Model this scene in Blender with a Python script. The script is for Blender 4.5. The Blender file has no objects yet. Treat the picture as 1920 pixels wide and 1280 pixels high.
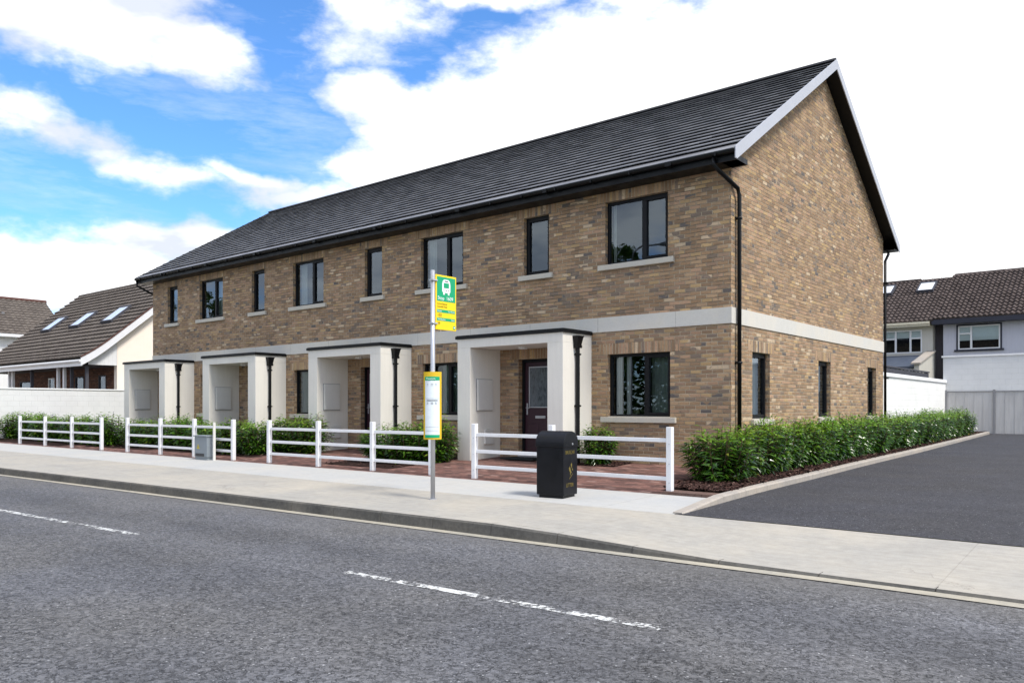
import bpy, bmesh, math, random
from mathutils import Vector, Matrix
from math import radians as rad, sin, cos, pi
C = bpy.context
COL = C.scene.collection
random.seed(7)
# ------------------------------------------------------------------ camera, world, sun, exposure
cam = bpy.data.objects.new('camera', bpy.data.cameras.new('camera'))
COL.objects.link(cam)
cam.location = (0, 0, 1.08)
cam.rotation_euler = (rad(90), 0, rad(39.5))
cam.data.sensor_width = 36
cam.data.lens = 28.01
cam.data.shift_y = 0.0646
cam.data.clip_start = 0.05
cam.data.clip_end = 2000
C.scene.camera = cam
vs = C.scene.view_settings
C.scene.display_settings.display_device = 'sRGB'
vs.view_transform = 'Standard'; vs.look = 'None'; vs.gamma = 1; vs.use_curve_mapping = False
EXPOSURE = 0.77
vs.exposure = EXPOSURE
SUN_EL, SUN_AZ = rad(54), rad(97)          # azimuth clockwise from +Y
SUN_STRENGTH = 2.4
sl = bpy.data.lights.new('sun', 'SUN')
sl.energy = SUN_STRENGTH; sl.angle = rad(14); sl.color = (1, 0.95, 0.87)
sun = bpy.data.objects.new('sun', sl); COL.objects.link(sun)
sd = Vector((sin(SUN_AZ) * cos(SUN_EL), cos(SUN_AZ) * cos(SUN_EL), sin(SUN_EL)))
sun.rotation_euler = sd.to_track_quat('Z', 'Y').to_euler()
sun.location = sd * 60


class G:
    """small node-graph writer"""
    def __init__(s, nt): s.nt = nt; s.i = 0
    def node(s, typ, props=None, **inp):
        n = s.nt.nodes.new(typ); s.i += 1; n.location = (s.i * 40, -s.i * 20)
        for k, v in (props or {}).items(): setattr(n, k, v)
        for k, v in inp.items():
            key = int(k[1:]) if k[0] == '_' and k[1:].isdigit() else k.replace('_', ' ')
            sock = n.inputs[key]
            s.set(sock, v)
        return n
    def set(s, sock, v):
        if isinstance(v, bpy.types.NodeSocket): s.nt.links.new(v, sock)
        elif isinstance(v, bpy.types.Node): s.nt.links.new(v.outputs[0], sock)
        elif isinstance(v, (tuple, list)) and sock.type == 'RGBA' and len(v) == 3: sock.default_value = (*v, 1)
        else: sock.default_value = v
    def m(s, op, a, b=None, c=None, clamp=False):
        n = s.nt.nodes.new('ShaderNodeMath'); n.operation = op; n.use_clamp = clamp
        s.set(n.inputs[0], a)
        if b is not None: s.set(n.inputs[1], b)
        if c is not None: s.set(n.inputs[2], c)
        return n.outputs[0]
    def mix(s, f, a, b, mode='MIX'):
        n = s.nt.nodes.new('ShaderNodeMix'); n.data_type = 'RGBA'; n.blend_type = mode
        s.set(n.inputs[0], f); s.set(n.inputs[6], a); s.set(n.inputs[7], b)
        return n.outputs[2]
    def xyz(s, x, y, z=0.0):
        n = s.nt.nodes.new('ShaderNodeCombineXYZ')
        for i, v in enumerate((x, y, z)): s.set(n.inputs[i], v)
        return n.outputs[0]
    def sep(s, v):
        n = s.nt.nodes.new('ShaderNodeSeparateXYZ'); s.set(n.inputs[0], v); return n.outputs
    def noise(s, vec, scale, detail=4, rough=0.55, w=None):
        n = s.nt.nodes.new('ShaderNodeTexNoise'); s.set(n.inputs['Vector'], vec)
        n.inputs['Scale'].default_value = scale; n.inputs['Detail'].default_value = detail
        n.inputs['Roughness'].default_value = rough
        return n.outputs[0]
    def rng(s, v, a, b, c=0.0, d=1.0, smooth=False):
        n = s.nt.nodes.new('ShaderNodeMapRange'); n.interpolation_type = 'SMOOTHSTEP' if smooth else 'LINEAR'
        for i, x in enumerate((v, a, b, c, d)): s.set(n.inputs[i], x)
        return n.outputs[0]
    def ramp(s, f, stops, mode='LINEAR'):
        n = s.nt.nodes.new('ShaderNodeValToRGB'); s.set(n.inputs[0], f)
        r = n.color_ramp; r.interpolation = mode
        while len(r.elements) < len(stops): r.elements.new(0.5)
        for e, (p, c) in zip(r.elements, stops):
            e.position = p; e.color = (*c, 1)
        return n.outputs[0]


def srgb(r, g, b):
    f = lambda c: (c / 255 / 12.92) if c / 255 <= .04045 else ((c / 255 + .055) / 1.055) ** 2.4
    return (f(r), f(g), f(b))


# ---- sky: Nishita with clouds placed by azimuth and elevation
w = bpy.data.worlds.new('World'); C.scene.world = w; w.use_nodes = True
w.node_tree.nodes.clear(); g = G(w.node_tree)
d = g.node('ShaderNodeTexCoord').outputs['Generated']
sx, sy, sz = g.sep(d)
az = g.m('ARCTAN2', sx, sy); el = g.m('ARCSINE', sz)
sky = g.node('ShaderNodeTexSky', dict(sky_type='NISHITA', sun_disc=False, sun_elevation=SUN_EL, sun_rotation=SUN_AZ,
                                      air_density=1.0, dust_density=0.3, ozone_density=2.0))
skyc = g.mix(1.0, sky.outputs[0], (0.62, 1.0, 1.38), 'MULTIPLY')
skyc = g.mix(1.0, skyc, (1.25, 1.25, 1.25), 'MULTIPLY')
stretch = g.xyz(sx, sy, g.m('MULTIPLY', sz, 2.0))
n1 = g.noise(stretch, 5.0, 6, 0.6)
n2 = g.noise(stretch, 17.0, 5, 0.62)
wa = g.m('ADD', az, g.m('MULTIPLY', g.m('SUBTRACT', g.noise(stretch, 8, 4), 0.5), 0.10))
we = g.m('ADD', el, g.m('MULTIPLY', g.m('SUBTRACT', g.noise(g.xyz(sy, sz, sx), 9, 4), 0.5), 0.07))
CL = [(-1.20, .425, .165, .062, 0.0, 1.3), (-1.06, .395, .068, .040, .3, 1.2),
      (-1.215, .292, .105, .024, .18, .75), (-1.10, .268, .10, .020, .1, .75), (-1.00, .268, .09, .015, .12, .8),
      (-1.186, .150, .19, .050, 0, 1.3), (-1.06, .182, .15, .034, 0, 1.3), (-.951, .252, .062, .017, 0, .9),
      (-.855, .368, .06, .028, 0, .95), (-.71, .340, .16, .055, 0, 1.6), (-.79, .285, .12, .045, 0, 1.4), (-.75, .20, .25, .10, 0, 1.6),
      (-.40, .26, .42, .225, 0, 2.6), (-.20, .34, .36, .24, 0, 2.6),
      (-.868, .445, .075, .038, -.3, .42), (-.72, .478, .09, .018, 0, .8), (-.535, .475, .05, .014, 0, .5), (.9, .3, .8, .3, 0, 1.1)]
acc = None
for (ca, ce, ra, re, an, wt) in CL:
    da = g.m('SUBTRACT', wa, ca); de = g.m('SUBTRACT', we, ce)
    if an:
        u = g.m('ADD', g.m('MULTIPLY', da, cos(an)), g.m('MULTIPLY', de, -sin(an)))
        v = g.m('ADD', g.m('MULTIPLY', da, sin(an)), g.m('MULTIPLY', de, cos(an)))
    else: u, v = da, de
    u = g.m('DIVIDE', u, ra); v = g.m('DIVIDE', v, re)
    q = g.m('SUBTRACT', 1.0, g.m('SQRT', g.m('ADD', g.m('MULTIPLY', u, u), g.m('MULTIPLY', v, v))))
    q = g.m('MULTIPLY', q, wt)
    acc = q if acc is None else g.m('MAXIMUM', acc, q)
# the rest of the sky (behind the viewer): broken cloud from plain noise
back = g.m('MULTIPLY', g.m('SUBTRACT', g.noise(stretch, 2.2, 5, .6), 0.43), 4.0)
inview = g.rng(g.m('ABSOLUTE', g.m('SUBTRACT', az, -0.69)), 0.62, 0.95)
low = g.rng(el, 0.55, 0.75)
back = g.m('SUBTRACT', back, g.m('MULTIPLY', g.m('SUBTRACT', 1.0, g.m('MAXIMUM', inview, low)), 9.0))
acc = g.m('MAXIMUM', acc, back)
dens = g.m('ADD', acc, g.m('ADD', g.m('MULTIPLY', g.m('SUBTRACT', n1, .5), 1.5), g.m('MULTIPLY', g.m('SUBTRACT', n2, .5), 1.3)))
mask = g.rng(dens, -0.26, 0.58, smooth=True)
haze = g.rng(el, 0.0, 0.16, 0.55, 0.0)
mask = g.m('MAXIMUM', mask, haze)
shade = g.rng(g.noise(g.xyz(sx, sy, g.m('MULTIPLY', sz, 3.0)), 7, 4, .55), 0.38, 0.56)
shade = g.m('MAXIMUM', shade, g.rng(az, -1.0, -.8))
cloudc = g.mix(shade, (5.6, 6.0, 6.8), (9.6, 9.6, 9.6))
wisp = g.m('MULTIPLY', g.rng(g.noise(g.xyz(sx, sy, g.m('MULTIPLY', sz, 5.0)), 6, 6, .65), .5, .8), .3)
final = g.mix(g.m('MAXIMUM', mask, wisp), skyc, cloudc)
bg = g.node('ShaderNodeBackground', None, Color=final, Strength=0.088)
g.node('ShaderNodeOutputWorld', None, Surface=bg)

# ------------------------------------------------------------------ materials
def new_mat(name):
    m = bpy.data.materials.new(name); m.use_nodes = True; m.node_tree.nodes.clear()
    return m, G(m.node_tree)


def finish(m, g, color, rough=0.6, spec=0.4, metal=0.0, bump=None, bstr=0.3, bdist=0.01, **kw):
    p = g.node('ShaderNodeBsdfPrincipled')
    g.set(p.inputs['Base Color'], color); g.set(p.inputs['Roughness'], rough)
    g.set(p.inputs['Specular IOR Level'], spec); g.set(p.inputs['Metallic'], metal)
    for k, v in kw.items(): g.set(p.inputs[k.replace('_', ' ')], v)
    if bump is not None:
        b = g.node('ShaderNodeBump', None, Strength=bstr, Distance=bdist, Height=bump)
        g.set(p.inputs['Normal'], b.outputs[0])
    g.node('ShaderNodeOutputMaterial', None, Surface=p)
    return m


def pos(g): return g.node('ShaderNodeNewGeometry').outputs['Position']


def plain(name, col, rough=0.5, spec=0.4, metal=0.0, var=0.08, scale=6, bump=0.0):
    m, g = new_mat(name); P = pos(g)
    n = g.noise(P, scale, 5); n2 = g.noise(P, scale * 12, 3)
    f = g.rng(g.m('ADD', g.m('MULTIPLY', n, .7), g.m('MULTIPLY', n2, .3)), .3, .7, 1 - var, 1 + var)
    c = g.mix(1.0, (*col,), g.xyz(f, f, f), 'MULTIPLY')
    r = g.rng(n, .3, .7, max(rough - .08, .02), rough + .08)
    return finish(m, g, c, r, spec, metal, n2 if bump else None, bump, .004)


def wall_uv(g):
    """u runs along the wall, v is height; works for walls facing X or Y"""
    geo = g.node('ShaderNodeNewGeometry')
    x, y, z = g.sep(geo.outputs['Position']); nx, ny, nz = g.sep(geo.outputs['True Normal'])
    isx = g.m('GREATER_THAN', g.m('ABSOLUTE', nx), 0.6)
    u = g.m('ADD', g.m('MULTIPLY', x, g.m('SUBTRACT', 1.0, isx)), g.m('MULTIPLY', y, isx))
    return u, z, geo.outputs['Position']


BRICKS = [(0, srgb(134, 118, 102)), (.045, srgb(108, 102, 98)), (.064, srgb(146, 121, 95)), (.24, srgb(168, 139, 107)),
          (.38, srgb(156, 128, 98)), (.52, srgb(175, 147, 115)), (.64, srgb(152, 127, 104)), (.74, srgb(174, 142, 114)),
          (.84, srgb(182, 153, 111)), (.925, srgb(196, 174, 144)), (.972, srgb(136, 120, 105))]


def brick_mat(name, soldier=False, stops=BRICKS, bw=.225, bh=.075, mj=.0125, mortar=srgb(190, 174, 150), base=0.0):
    m, g = new_mat(name); u, v, P = wall_uv(g)
    wob = g.m('MULTIPLY', g.m('SUBTRACT', g.noise(P, 9, 3), .5), .012)
    wob2 = g.m('MULTIPLY', g.m('SUBTRACT', g.noise(P, 40, 2), .5), .006)
    v = g.m('ADD', v, g.m('ADD', wob, wob2)); u = g.m('ADD', u, wob2)
    if soldier:
        row = g.m('FLOOR', g.m('DIVIDE', u, .075)); fx = g.m('SUBTRACT', g.m('DIVIDE', u, .075), row)
        col = g.m('FLOOR', g.m('DIVIDE', v, 3.0)); W, H = .075, 3.0
        fy = g.m('ADD', .5, 0.0)
    else:
        vr = g.m('DIVIDE', v, bh); row = g.m('FLOOR', vr); fy = g.m('SUBTRACT', vr, row)
        jit = g.node('ShaderNodeTexWhiteNoise', dict(noise_dimensions='1D'), W=row).outputs[0]
        off = g.m('ADD', g.m('MULTIPLY', g.m('FLOORED_MODULO', row, 2.0), .5), g.m('MULTIPLY', jit, .12))
        uu = g.m('ADD', g.m('DIVIDE', u, bw), off); col = g.m('FLOOR', uu); fx = g.m('SUBTRACT', uu, col); W, H = bw, bh
    wn = g.node('ShaderNodeTexWhiteNoise', dict(noise_dimensions='3D'), Vector=g.xyz(col, row, 3.0))
    wn2 = g.node('ShaderNodeTexWhiteNoise', dict(noise_dimensions='3D'), Vector=g.xyz(row, col, 9.0))
    patch = g.noise(g.xyz(u, g.m('MULTIPLY', v, 1.6), 0.0), .8, 3)
    r = g.m('FRACT', g.m('ADD', wn.outputs[0], g.m('MULTIPLY', g.m('SUBTRACT', patch, .5), .35)))
    bc = g.ramp(r, stops, 'CONSTANT')
    f = g.m('ADD', g.m('MULTIPLY', g.noise(P, 30, 4), .7), g.m('MULTIPLY', wn2.outputs[0], .35))
    f = g.rng(f, .2, .9, .76, 1.18)
    bc = g.mix(1.0, bc, g.xyz(f, g.m('MULTIPLY', f, .985), g.m('MULTIPLY', f, 1.0)), 'MULTIPLY')
    warm = g.rng(g.noise(g.xyz(g.m('MULTIPLY', u, 1.0), g.m('MULTIPLY', v, 2.2), g.m('MULTIPLY', wn2.outputs[0], 6)), 11, 4, .65), .38, .64)
    bc = g.mix(g.m('MULTIPLY', warm, .55), bc, g.mix(1.0, bc, (1.14, 1.09, 1.0), 'MULTIPLY'))
    # dark scorched patches on some bricks
    sc = g.m('MULTIPLY', g.rng(g.noise(P, 14, 3), .58, .68), g.m('GREATER_THAN', wn2.outputs[0], .6))
    bc = g.mix(g.m('MULTIPLY', sc, .55), bc, srgb(80, 74, 72))
    ex = g.m('MULTIPLY', g.m('MINIMUM', fx, g.m('SUBTRACT', 1.0, fx)), W)
    ey = g.m('MULTIPLY', g.m('MINIMUM', fy, g.m('SUBTRACT', 1.0, fy)), H)
    e = g.m('MINIMUM', ex, ey)
    e = g.m('ADD', e, g.m('MULTIPLY', g.m('SUBTRACT', g.noise(P, 90, 2), .5), .004))
    k = g.rng(e, mj * .35, mj * .7)
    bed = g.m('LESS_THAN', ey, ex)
    upst = g.m('MULTIPLY', g.m('MULTIPLY', g.m('GREATER_THAN', v, 2.9), bed), .35)  # upper-storey bed joints: their shadow line is put into the mortar colour
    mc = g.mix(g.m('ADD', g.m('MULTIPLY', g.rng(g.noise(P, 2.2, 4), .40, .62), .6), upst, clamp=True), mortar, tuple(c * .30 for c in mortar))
    hs = g.node('ShaderNodeHueSaturation', None, Saturation=.96, Value=.97, Color=bc)
    bc = hs.outputs[0]
    c = g.mix(k, mc, bc)
    h = g.m('ADD', g.m('MULTIPLY', k, 1.0), g.m('ADD', g.m('MULTIPLY', wn.outputs[0], .5), g.m('MULTIPLY', g.noise(P, 60, 3), .5)))
    return finish(m, g, c, .88, .2, 0, h, .9, .012)


MT = {}
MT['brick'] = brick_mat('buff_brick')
MT['soldier'] = brick_mat('buff_brick_soldier', soldier=True)
MT['darkbrick'] = brick_mat('brown_brick', stops=[(0, srgb(84, 52, 40)), (.3, srgb(104, 66, 48)), (.6, srgb(92, 60, 48)), (.85, srgb(120, 80, 60))], mortar=srgb(110, 100, 90))


def block_mat(name, col, bw=.45, bh=.225, joint=.75, dirt=.12):
    m, g = new_mat(name); u, v, P = wall_uv(g)
    vr = g.m('DIVIDE', v, bh); row = g.m('FLOOR', vr); fy = g.m('SUBTRACT', vr, row)
    uu = g.m('ADD', g.m('DIVIDE', u, bw), g.m('MULTIPLY', g.m('FLOORED_MODULO', row, 2.0), .5)); cl = g.m('FLOOR', uu); fx = g.m('SUBTRACT', uu, cl)
    e = g.m('MINIMUM', g.m('MULTIPLY', g.m('MINIMUM', fx, g.m('SUBTRACT', 1.0, fx)), bw), g.m('MULTIPLY', g.m('MINIMUM', fy, g.m('SUBTRACT', 1.0, fy)), bh))
    k = g.rng(e, .002, .009)
    n = g.noise(P, 1.5, 5, .6); nn = g.noise(P, 40, 3)
    f = g.rng(g.m('ADD', g.m('MULTIPLY', n, .7), g.m('MULTIPLY', nn, .3)), .3, .7, 1 - dirt, 1 + dirt * .3)
    f = g.m('MULTIPLY', f, g.rng(k, 0, 1, joint, 1))
    c = g.mix(1.0, col, g.xyz(f, f, f), 'MULTIPLY')
    return finish(m, g, c, .8, .25, 0, g.m('ADD', k, g.m('MULTIPLY', nn, .3)), .5, .008)


MT['block'] = block_mat('painted_block', srgb(222, 222, 221), joint=.90, dirt=.09)
MT['block_cream'] = block_mat('painted_block_bright', srgb(234, 233, 229), joint=.95)


def render_mat(name, col, dirt=.07, streak=.10):
    m, g = new_mat(name); u, v, P = wall_uv(g)
    n = g.noise(P, 1.2, 5, .6); fine = g.noise(P, 120, 3, .6)
    st = g.noise(g.xyz(g.m('MULTIPLY', u, 14), g.m('MULTIPLY', v, .8), 0.0), 1, 4, .6)
    f = g.m('MULTIPLY', g.rng(n, .3, .7, 1 - dirt, 1 + dirt * .5), g.rng(st, .35, .75, 1.0, 1 - streak))
    f = g.m('MULTIPLY', f, g.rng(fine, .3, .7, .95, 1.04))
    c = g.mix(1.0, col, g.xyz(f, f, f), 'MULTIPLY')
    gd = g.rng(g.m('ADD', v, g.m('MULTIPLY', g.noise(g.xyz(g.m('MULTIPLY', u, 3), v, 0.0), 2, 5, .65), .5)), .12, .42, .35, 0.0)
    c = g.mix(gd, c, g.mix(1.0, c, (.62, .57, .50), 'MULTIPLY'))
    return finish(m, g, c, .85, .2, 0, fine, .35, .003)


MT['render'] = render_mat('warm_white_render', srgb(226, 222, 213), .05, .06)
MT['cream'] = render_mat('cream_render', srgb(246, 234, 220), .03, .03)
MT['lavender'] = render_mat('lavender_grey_render', srgb(194, 194, 204), .05, .08)
MT['beige'] = render_mat('beige_render', srgb(196, 192, 182), .05, .06)
MT['whitewall'] = render_mat('white_render', srgb(236, 236, 236), .04, .04)
MT['darkwall'] = render_mat('dark_grey_surface', srgb(84, 80, 84), .05, .06)


def concrete(name, col, scale=3, stain=.12, speck=.06, joints=None, rough=.85, cracks=0, jd=.62):
    m, g = new_mat(name); P = pos(g)
    n = g.noise(P, scale * .25, 5, .62); n2 = g.noise(P, scale * 3, 5, .6); n3 = g.noise(P, 220, 2)
    x, y, z = g.sep(P)
    br = g.noise(g.xyz(g.m('MULTIPLY', x, .6), g.m('MULTIPLY', y, 7), z), 3, 4)
    f = g.m('ADD', g.m('MULTIPLY', n, .45), g.m('ADD', g.m('MULTIPLY', n2, .3), g.m('MULTIPLY', br, .25)))
    f = g.rng(f, .35, .65, 1 - stain, 1 + stain * .5)
    f = g.m('MULTIPLY', f, g.rng(n3, .3, .7, 1 - speck, 1 + speck))
    if joints:
        px, off = joints
        xx = g.m('DIVIDE', g.m('ADD', x, off), px); fx = g.m('SUBTRACT', xx, g.m('FLOOR', xx))
        e = g.m('MULTIPLY', g.m('MINIMUM', fx, g.m('SUBTRACT', 1.0, fx)), px)
        e = g.m('ADD', e, g.m('MULTIPLY', g.m('SUBTRACT', n2, .5), .01))
        jm = g.rng(e, .002, .008, jd, 1.0); f = g.m('MULTIPLY', f, jm)
    warm = g.mix(g.rng(n, .4, .65), (1, 1, 1), (1.02, .985, .93))
    c = g.mix(1.0, g.mix(1.0, col, warm, 'MULTIPLY'), g.xyz(f, f, f), 'MULTIPLY')
    if cracks:
        vv = g.node('ShaderNodeTexVoronoi', dict(feature='DISTANCE_TO_EDGE'), Scale=cracks,
                    Vector=g.xyz(g.m('ADD', x, g.m('MULTIPLY', n2, .5)), g.m('ADD', y, g.m('MULTIPLY', n2, .4)), 0.0)).outputs['Distance']
        cm = g.m('MULTIPLY', g.rng(vv, .0, .004, 1.0, 0.0), g.rng(g.noise(P, .7, 2), .55, .6))
        c = g.mix(g.m('MULTIPLY', cm, .45), c, (.12, .11, .10))
    return finish(m, g, c, rough, .25, 0, g.m('ADD', n2, g.m('MULTIPLY', n3, .6)), .35, .004)


MT['pavement'] = concrete('pavement_concrete', srgb(168, 164, 156), 3, .24, .14, joints=(3.66, 1.45), cracks=.45, jd=.84)
MT['strip'] = concrete('pale_concrete_strip', srgb(178, 178, 176), 3, .12, .10, joints=(1.83, .4))
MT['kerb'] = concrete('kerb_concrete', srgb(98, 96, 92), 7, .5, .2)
MT['channel'] = concrete('channel_concrete', srgb(168, 163, 150), 5, .25, .10)
MT['edging'] = concrete('edging_concrete', srgb(166, 159, 151), 5, .24, .12)
MT['sillstone'] = concrete('sill_concrete', srgb(194, 189, 178), 6, .08, .12)
MT['bandstone'] = concrete('band_concrete', srgb(204, 201, 194), 5, .08, .14, joints=(1.8, .2))


def asphalt(name, base, sc, pit=.9, patch=.15, wear=False, pale=0.0, bstr=.6):
    """bituminous surface: even binder, dark worm-like pits between the stones, sparse bright stones"""
    m, g = new_mat(name); P = pos(g); x, y, z = g.sep(P)
    n = g.noise(P, sc, 2, .5); n2 = g.noise(P, sc * 2.1, 2, .5); dn = g.noise(P, 3.2, 4, .6)
    big = g.noise(g.xyz(g.m('MULTIPLY', x, .5), g.m('MULTIPLY', y, 1.2), 0.0), .9, 4, .6)
    wid = g.rng(dn, .35, .65, .035, .085)
    worm = g.m('SUBTRACT', 1.0, g.m('DIVIDE', g.m('ABSOLUTE', g.m('SUBTRACT', n, .5)), wid), clamp=True)
    worm2 = g.m('SUBTRACT', 1.0, g.m('DIVIDE', g.m('ABSOLUTE', g.m('SUBTRACT', n2, .5)), .05), clamp=True)
    gate = g.rng(g.noise(P, sc * .45, 2), .40, .52)
    pits = g.m('MULTIPLY', g.m('MAXIMUM', g.m('MULTIPLY', worm, gate), g.m('MULTIPLY', worm2, .45)), pit)
    v = g.node('ShaderNodeTexVoronoi', dict(feature='F1'), Vector=P, Scale=sc * 1.3)
    cr = g.sep(v.outputs['Color'])[0]
    tone = g.rng(cr, 0, 1, .60, 1.38)
    bf = g.m('MULTIPLY', tone, g.rng(big, .3, .7, 1 - patch, 1 + patch))
    c = g.mix(1.0, base, g.xyz(bf, bf, bf), 'MULTIPLY')
    tn = g.rng(g.noise(P, .55, 3), .4, .65)
    c = g.mix(g.m('MULTIPLY', tn, .6), c, g.mix(1.0, c, (1.07, 1.02, .90), 'MULTIPLY'))
    c = g.mix(pits, c, tuple(q * .10 for q in base))
    sp = g.m('MULTIPLY', g.m('GREATER_THAN', g.sep(v.outputs['Color'])[1], .972), g.rng(v.outputs['Distance'], .25, .38, 1, 0))
    c = g.mix(g.m('MULTIPLY', sp, .7), c, (.5, .5, .5))
    if pale:
        w3 = g.m('SUBTRACT', 1.0, g.m('DIVIDE', g.m('ABSOLUTE', g.m('SUBTRACT', g.noise(P, sc * .8, 2), .45)), .018), clamp=True)
        c = g.mix(g.m('MULTIPLY', w3, pale), c, tuple(q * 2.2 for q in base))
    if wear:
        yy = g.m('SUBTRACT', y, g.m('MULTIPLY', g.m('ADD', x, 5.0), .045))
        yy = g.m('ADD', yy, g.m('MULTIPLY', g.m('SUBTRACT', big, .5), .5))
        tr = g.m('ADD', .5, g.m('MULTIPLY', g.m('COSINE', g.m('MULTIPLY', g.m('SUBTRACT', yy, 1.0), 3.6)), .5))
        tf = g.rng(tr, 0, 1, .91, 1.07); c = g.mix(1.0, c, g.xyz(tf, tf, tf), 'MULTIPLY')
        wx = g.m('ADD', x, g.m('MULTIPLY', g.noise(P, 2.2, 4), 1.1)); wy = g.m('ADD', y, g.m('MULTIPLY', g.noise(P, 2.7, 4), .9))
        ck = g.node('ShaderNodeTexVoronoi', dict(feature='DISTANCE_TO_EDGE'), Vector=g.xyz(wx, g.m('MULTIPLY', wy, 1.4), 0.0), Scale=.33).outputs['Distance']
        cm = g.m('MULTIPLY', g.rng(ck, .0, .005, 1, 0), g.rng(g.noise(P, .6, 2), .48, .56))
        c = g.mix(g.m('MULTIPLY', cm, .5), c, (.02, .02, .02))
        st = g.rng(g.noise(g.xyz(x, g.m('MULTIPLY', y, 1.3), 5.0), 1.6, 5, .7), .60, .72)
        c = g.mix(g.m('MULTIPLY', st, .2), c, (.03, .03, .032))
        gr = g.m('MULTIPLY', g.rng(g.m('SUBTRACT', y, g.m('MULTIPLY', x, .036)), 6.35, 7.0), .35)
        c = g.mix(gr, c, (.20, .19, .175))
    return finish(m, g, c, .8, .3, 0, g.m('SUBTRACT', g.m('MULTIPLY', n2, .3), pits), bstr, .008)


MT['road'] = asphalt('worn_asphalt', srgb(103, 103, 106), 34, pit=1.0, patch=.18, wear=True)
MT['drive'] = asphalt('new_tarmac', srgb(66, 66, 71), 40, pit=.85, patch=.16, pale=.6)


def paint_mat():
    m, g = new_mat('worn_road_paint'); P = pos(g)
    n = g.noise(P, 26, 5, .7); n2 = g.noise(P, 5, 3)
    k = g.rng(g.m('ADD', g.m('MULTIPLY', n, .55), g.m('MULTIPLY', n2, .45)), .47, .53)
    a = g.node('ShaderNodeBsdfPrincipled'); a.inputs['Base Color'].default_value = (.62, .62, .6, 1); a.inputs['Roughness'].default_value = .7
    t = g.node('ShaderNodeBsdfTransparent')
    mx = g.node('ShaderNodeMixShader'); g.set(mx.inputs[0], k); g.set(mx.inputs[1], t); g.set(mx.inputs[2], a)
    g.node('ShaderNodeOutputMaterial', None, Surface=mx)
    return m


MT['paint'] = paint_mat()


def paver_mat():
    m, g = new_mat('red_brown_block_paving'); P = pos(g); x, y, z = g.sep(P)
    bw, bh = .2, .1
    vr = g.m('DIVIDE', y, bh); row = g.m('FLOOR', vr); fy = g.m('SUBTRACT', vr, row)
    uu = g.m('ADD', g.m('DIVIDE', x, bw), g.m('MULTIPLY', g.m('FLOORED_MODULO', row, 2.0), .5)); col = g.m('FLOOR', uu); fx = g.m('SUBTRACT', uu, col)
    wn = g.node('ShaderNodeTexWhiteNoise', dict(noise_dimensions='2D'), Vector=g.xyz(col, row, 0.0)).outputs[0]
    c = g.ramp(wn, [(0, srgb(92, 68, 62)), (.3, srgb(114, 82, 74)), (.6, srgb(128, 94, 84)), (.85, srgb(104, 78, 72)), (.95, srgb(146, 118, 108))], 'CONSTANT')
    f = g.rng(g.noise(P, 14, 4), .3, .7, .75, 1.2)
    c = g.mix(1.0, c, g.xyz(f, f, f), 'MULTIPLY')
    e = g.m('MINIMUM', g.m('MULTIPLY', g.m('MINIMUM', fx, g.m('SUBTRACT', 1.0, fx)), bw), g.m('MULTIPLY', g.m('MINIMUM', fy, g.m('SUBTRACT', 1.0, fy)), bh))
    k = g.rng(e, .001, .005)
    c = g.mix(k, srgb(60, 50, 46), c)
    return finish(m, g, c, .8, .3, 0, g.m('ADD', k, g.m('MULTIPLY', wn, .4)), .6, .008)


MT['paver'] = paver_mat()
MT['pavdark'] = plain('dark_border_paver', srgb(104, 84, 76), .85, .2, 0, .25, 9)
MT['soil'] = plain('bark_soil', srgb(44, 32, 28), .95, .1, 0, .5, 14, .8)


def island(name, stops, rough=.5, spec=.4, nscale=20, vary=.2, transl=0.0, bump=.0, scale2=200):
    m, g = new_mat(name)
    geo = g.node('ShaderNodeNewGeometry'); r = geo.outputs['Random Per Island']; P = geo.outputs['Position']
    c = g.ramp(r, stops)
    if transl:
        ob = g.node('ShaderNodeObjectInfo').outputs['Random']
        c = g.mix(1.0, c, g.ramp(ob, [(0, (.74, .80, .72)), (.35, (1.02, .96, .80)), (.7, (.88, 1.0, .86)), (1, (1.12, 1.06, .9))]), 'MULTIPLY')
    f = g.rng(g.noise(P, nscale, 4), .3, .7, 1 - vary, 1 + vary)
    c = g.mix(1.0, c, g.xyz(f, f, f), 'MULTIPLY')
    if not transl:
        return finish(m, g, c, rough, spec, 0, g.noise(P, scale2, 3) if bump else None, bump, .003)
    p = g.node('ShaderNodeBsdfPrincipled'); g.set(p.inputs['Base Color'], c); p.inputs['Roughness'].default_value = rough
    p.inputs['Specular IOR Level'].default_value = spec
    t = g.node('ShaderNodeBsdfTranslucent'); g.set(t.inputs[0], g.mix(1.0, c, (1.3, 1.5, .6), 'MULTIPLY'))
    mx = g.node('ShaderNodeMixShader'); mx.inputs[0].default_value = transl; g.set(mx.inputs[1], p); g.set(mx.inputs[2], t)
    g.node('ShaderNodeOutputMaterial', None, Surface=mx)
    return m


MT['tile'] = island('dark_concrete_tile', [(0, srgb(104, 104, 108)), (.5, srgb(116, 116, 119)), (1, srgb(128, 128, 131))], .55, .5, 8, .14, bump=.25, scale2=90)
MT['ridge'] = plain('dark_ridge_tile', srgb(52, 52, 56), .6, .3, 0, .12)
MT['leaf'] = island('laurel_leaf', [(0, srgb(28, 50, 18)), (.35, srgb(44, 74, 22)), (.65, srgb(62, 98, 26)), (.86, srgb(84, 122, 34)), (.98, srgb(104, 138, 48)), (1, srgb(150, 128, 62))], .22, .5, 6, .2, .2)
MT['leafnew'] = island('laurel_shoot', [(0, srgb(78, 114, 28)), (.5, srgb(108, 146, 38)), (1, srgb(142, 172, 56))], .36, .5, 6, .15, .3)
MT['treeleaf'] = island('tree_leaf', [(0, srgb(40, 62, 30)), (.6, srgb(64, 92, 40)), (1, srgb(92, 118, 52))], .5, .3, 2, .2, .25)
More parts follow.
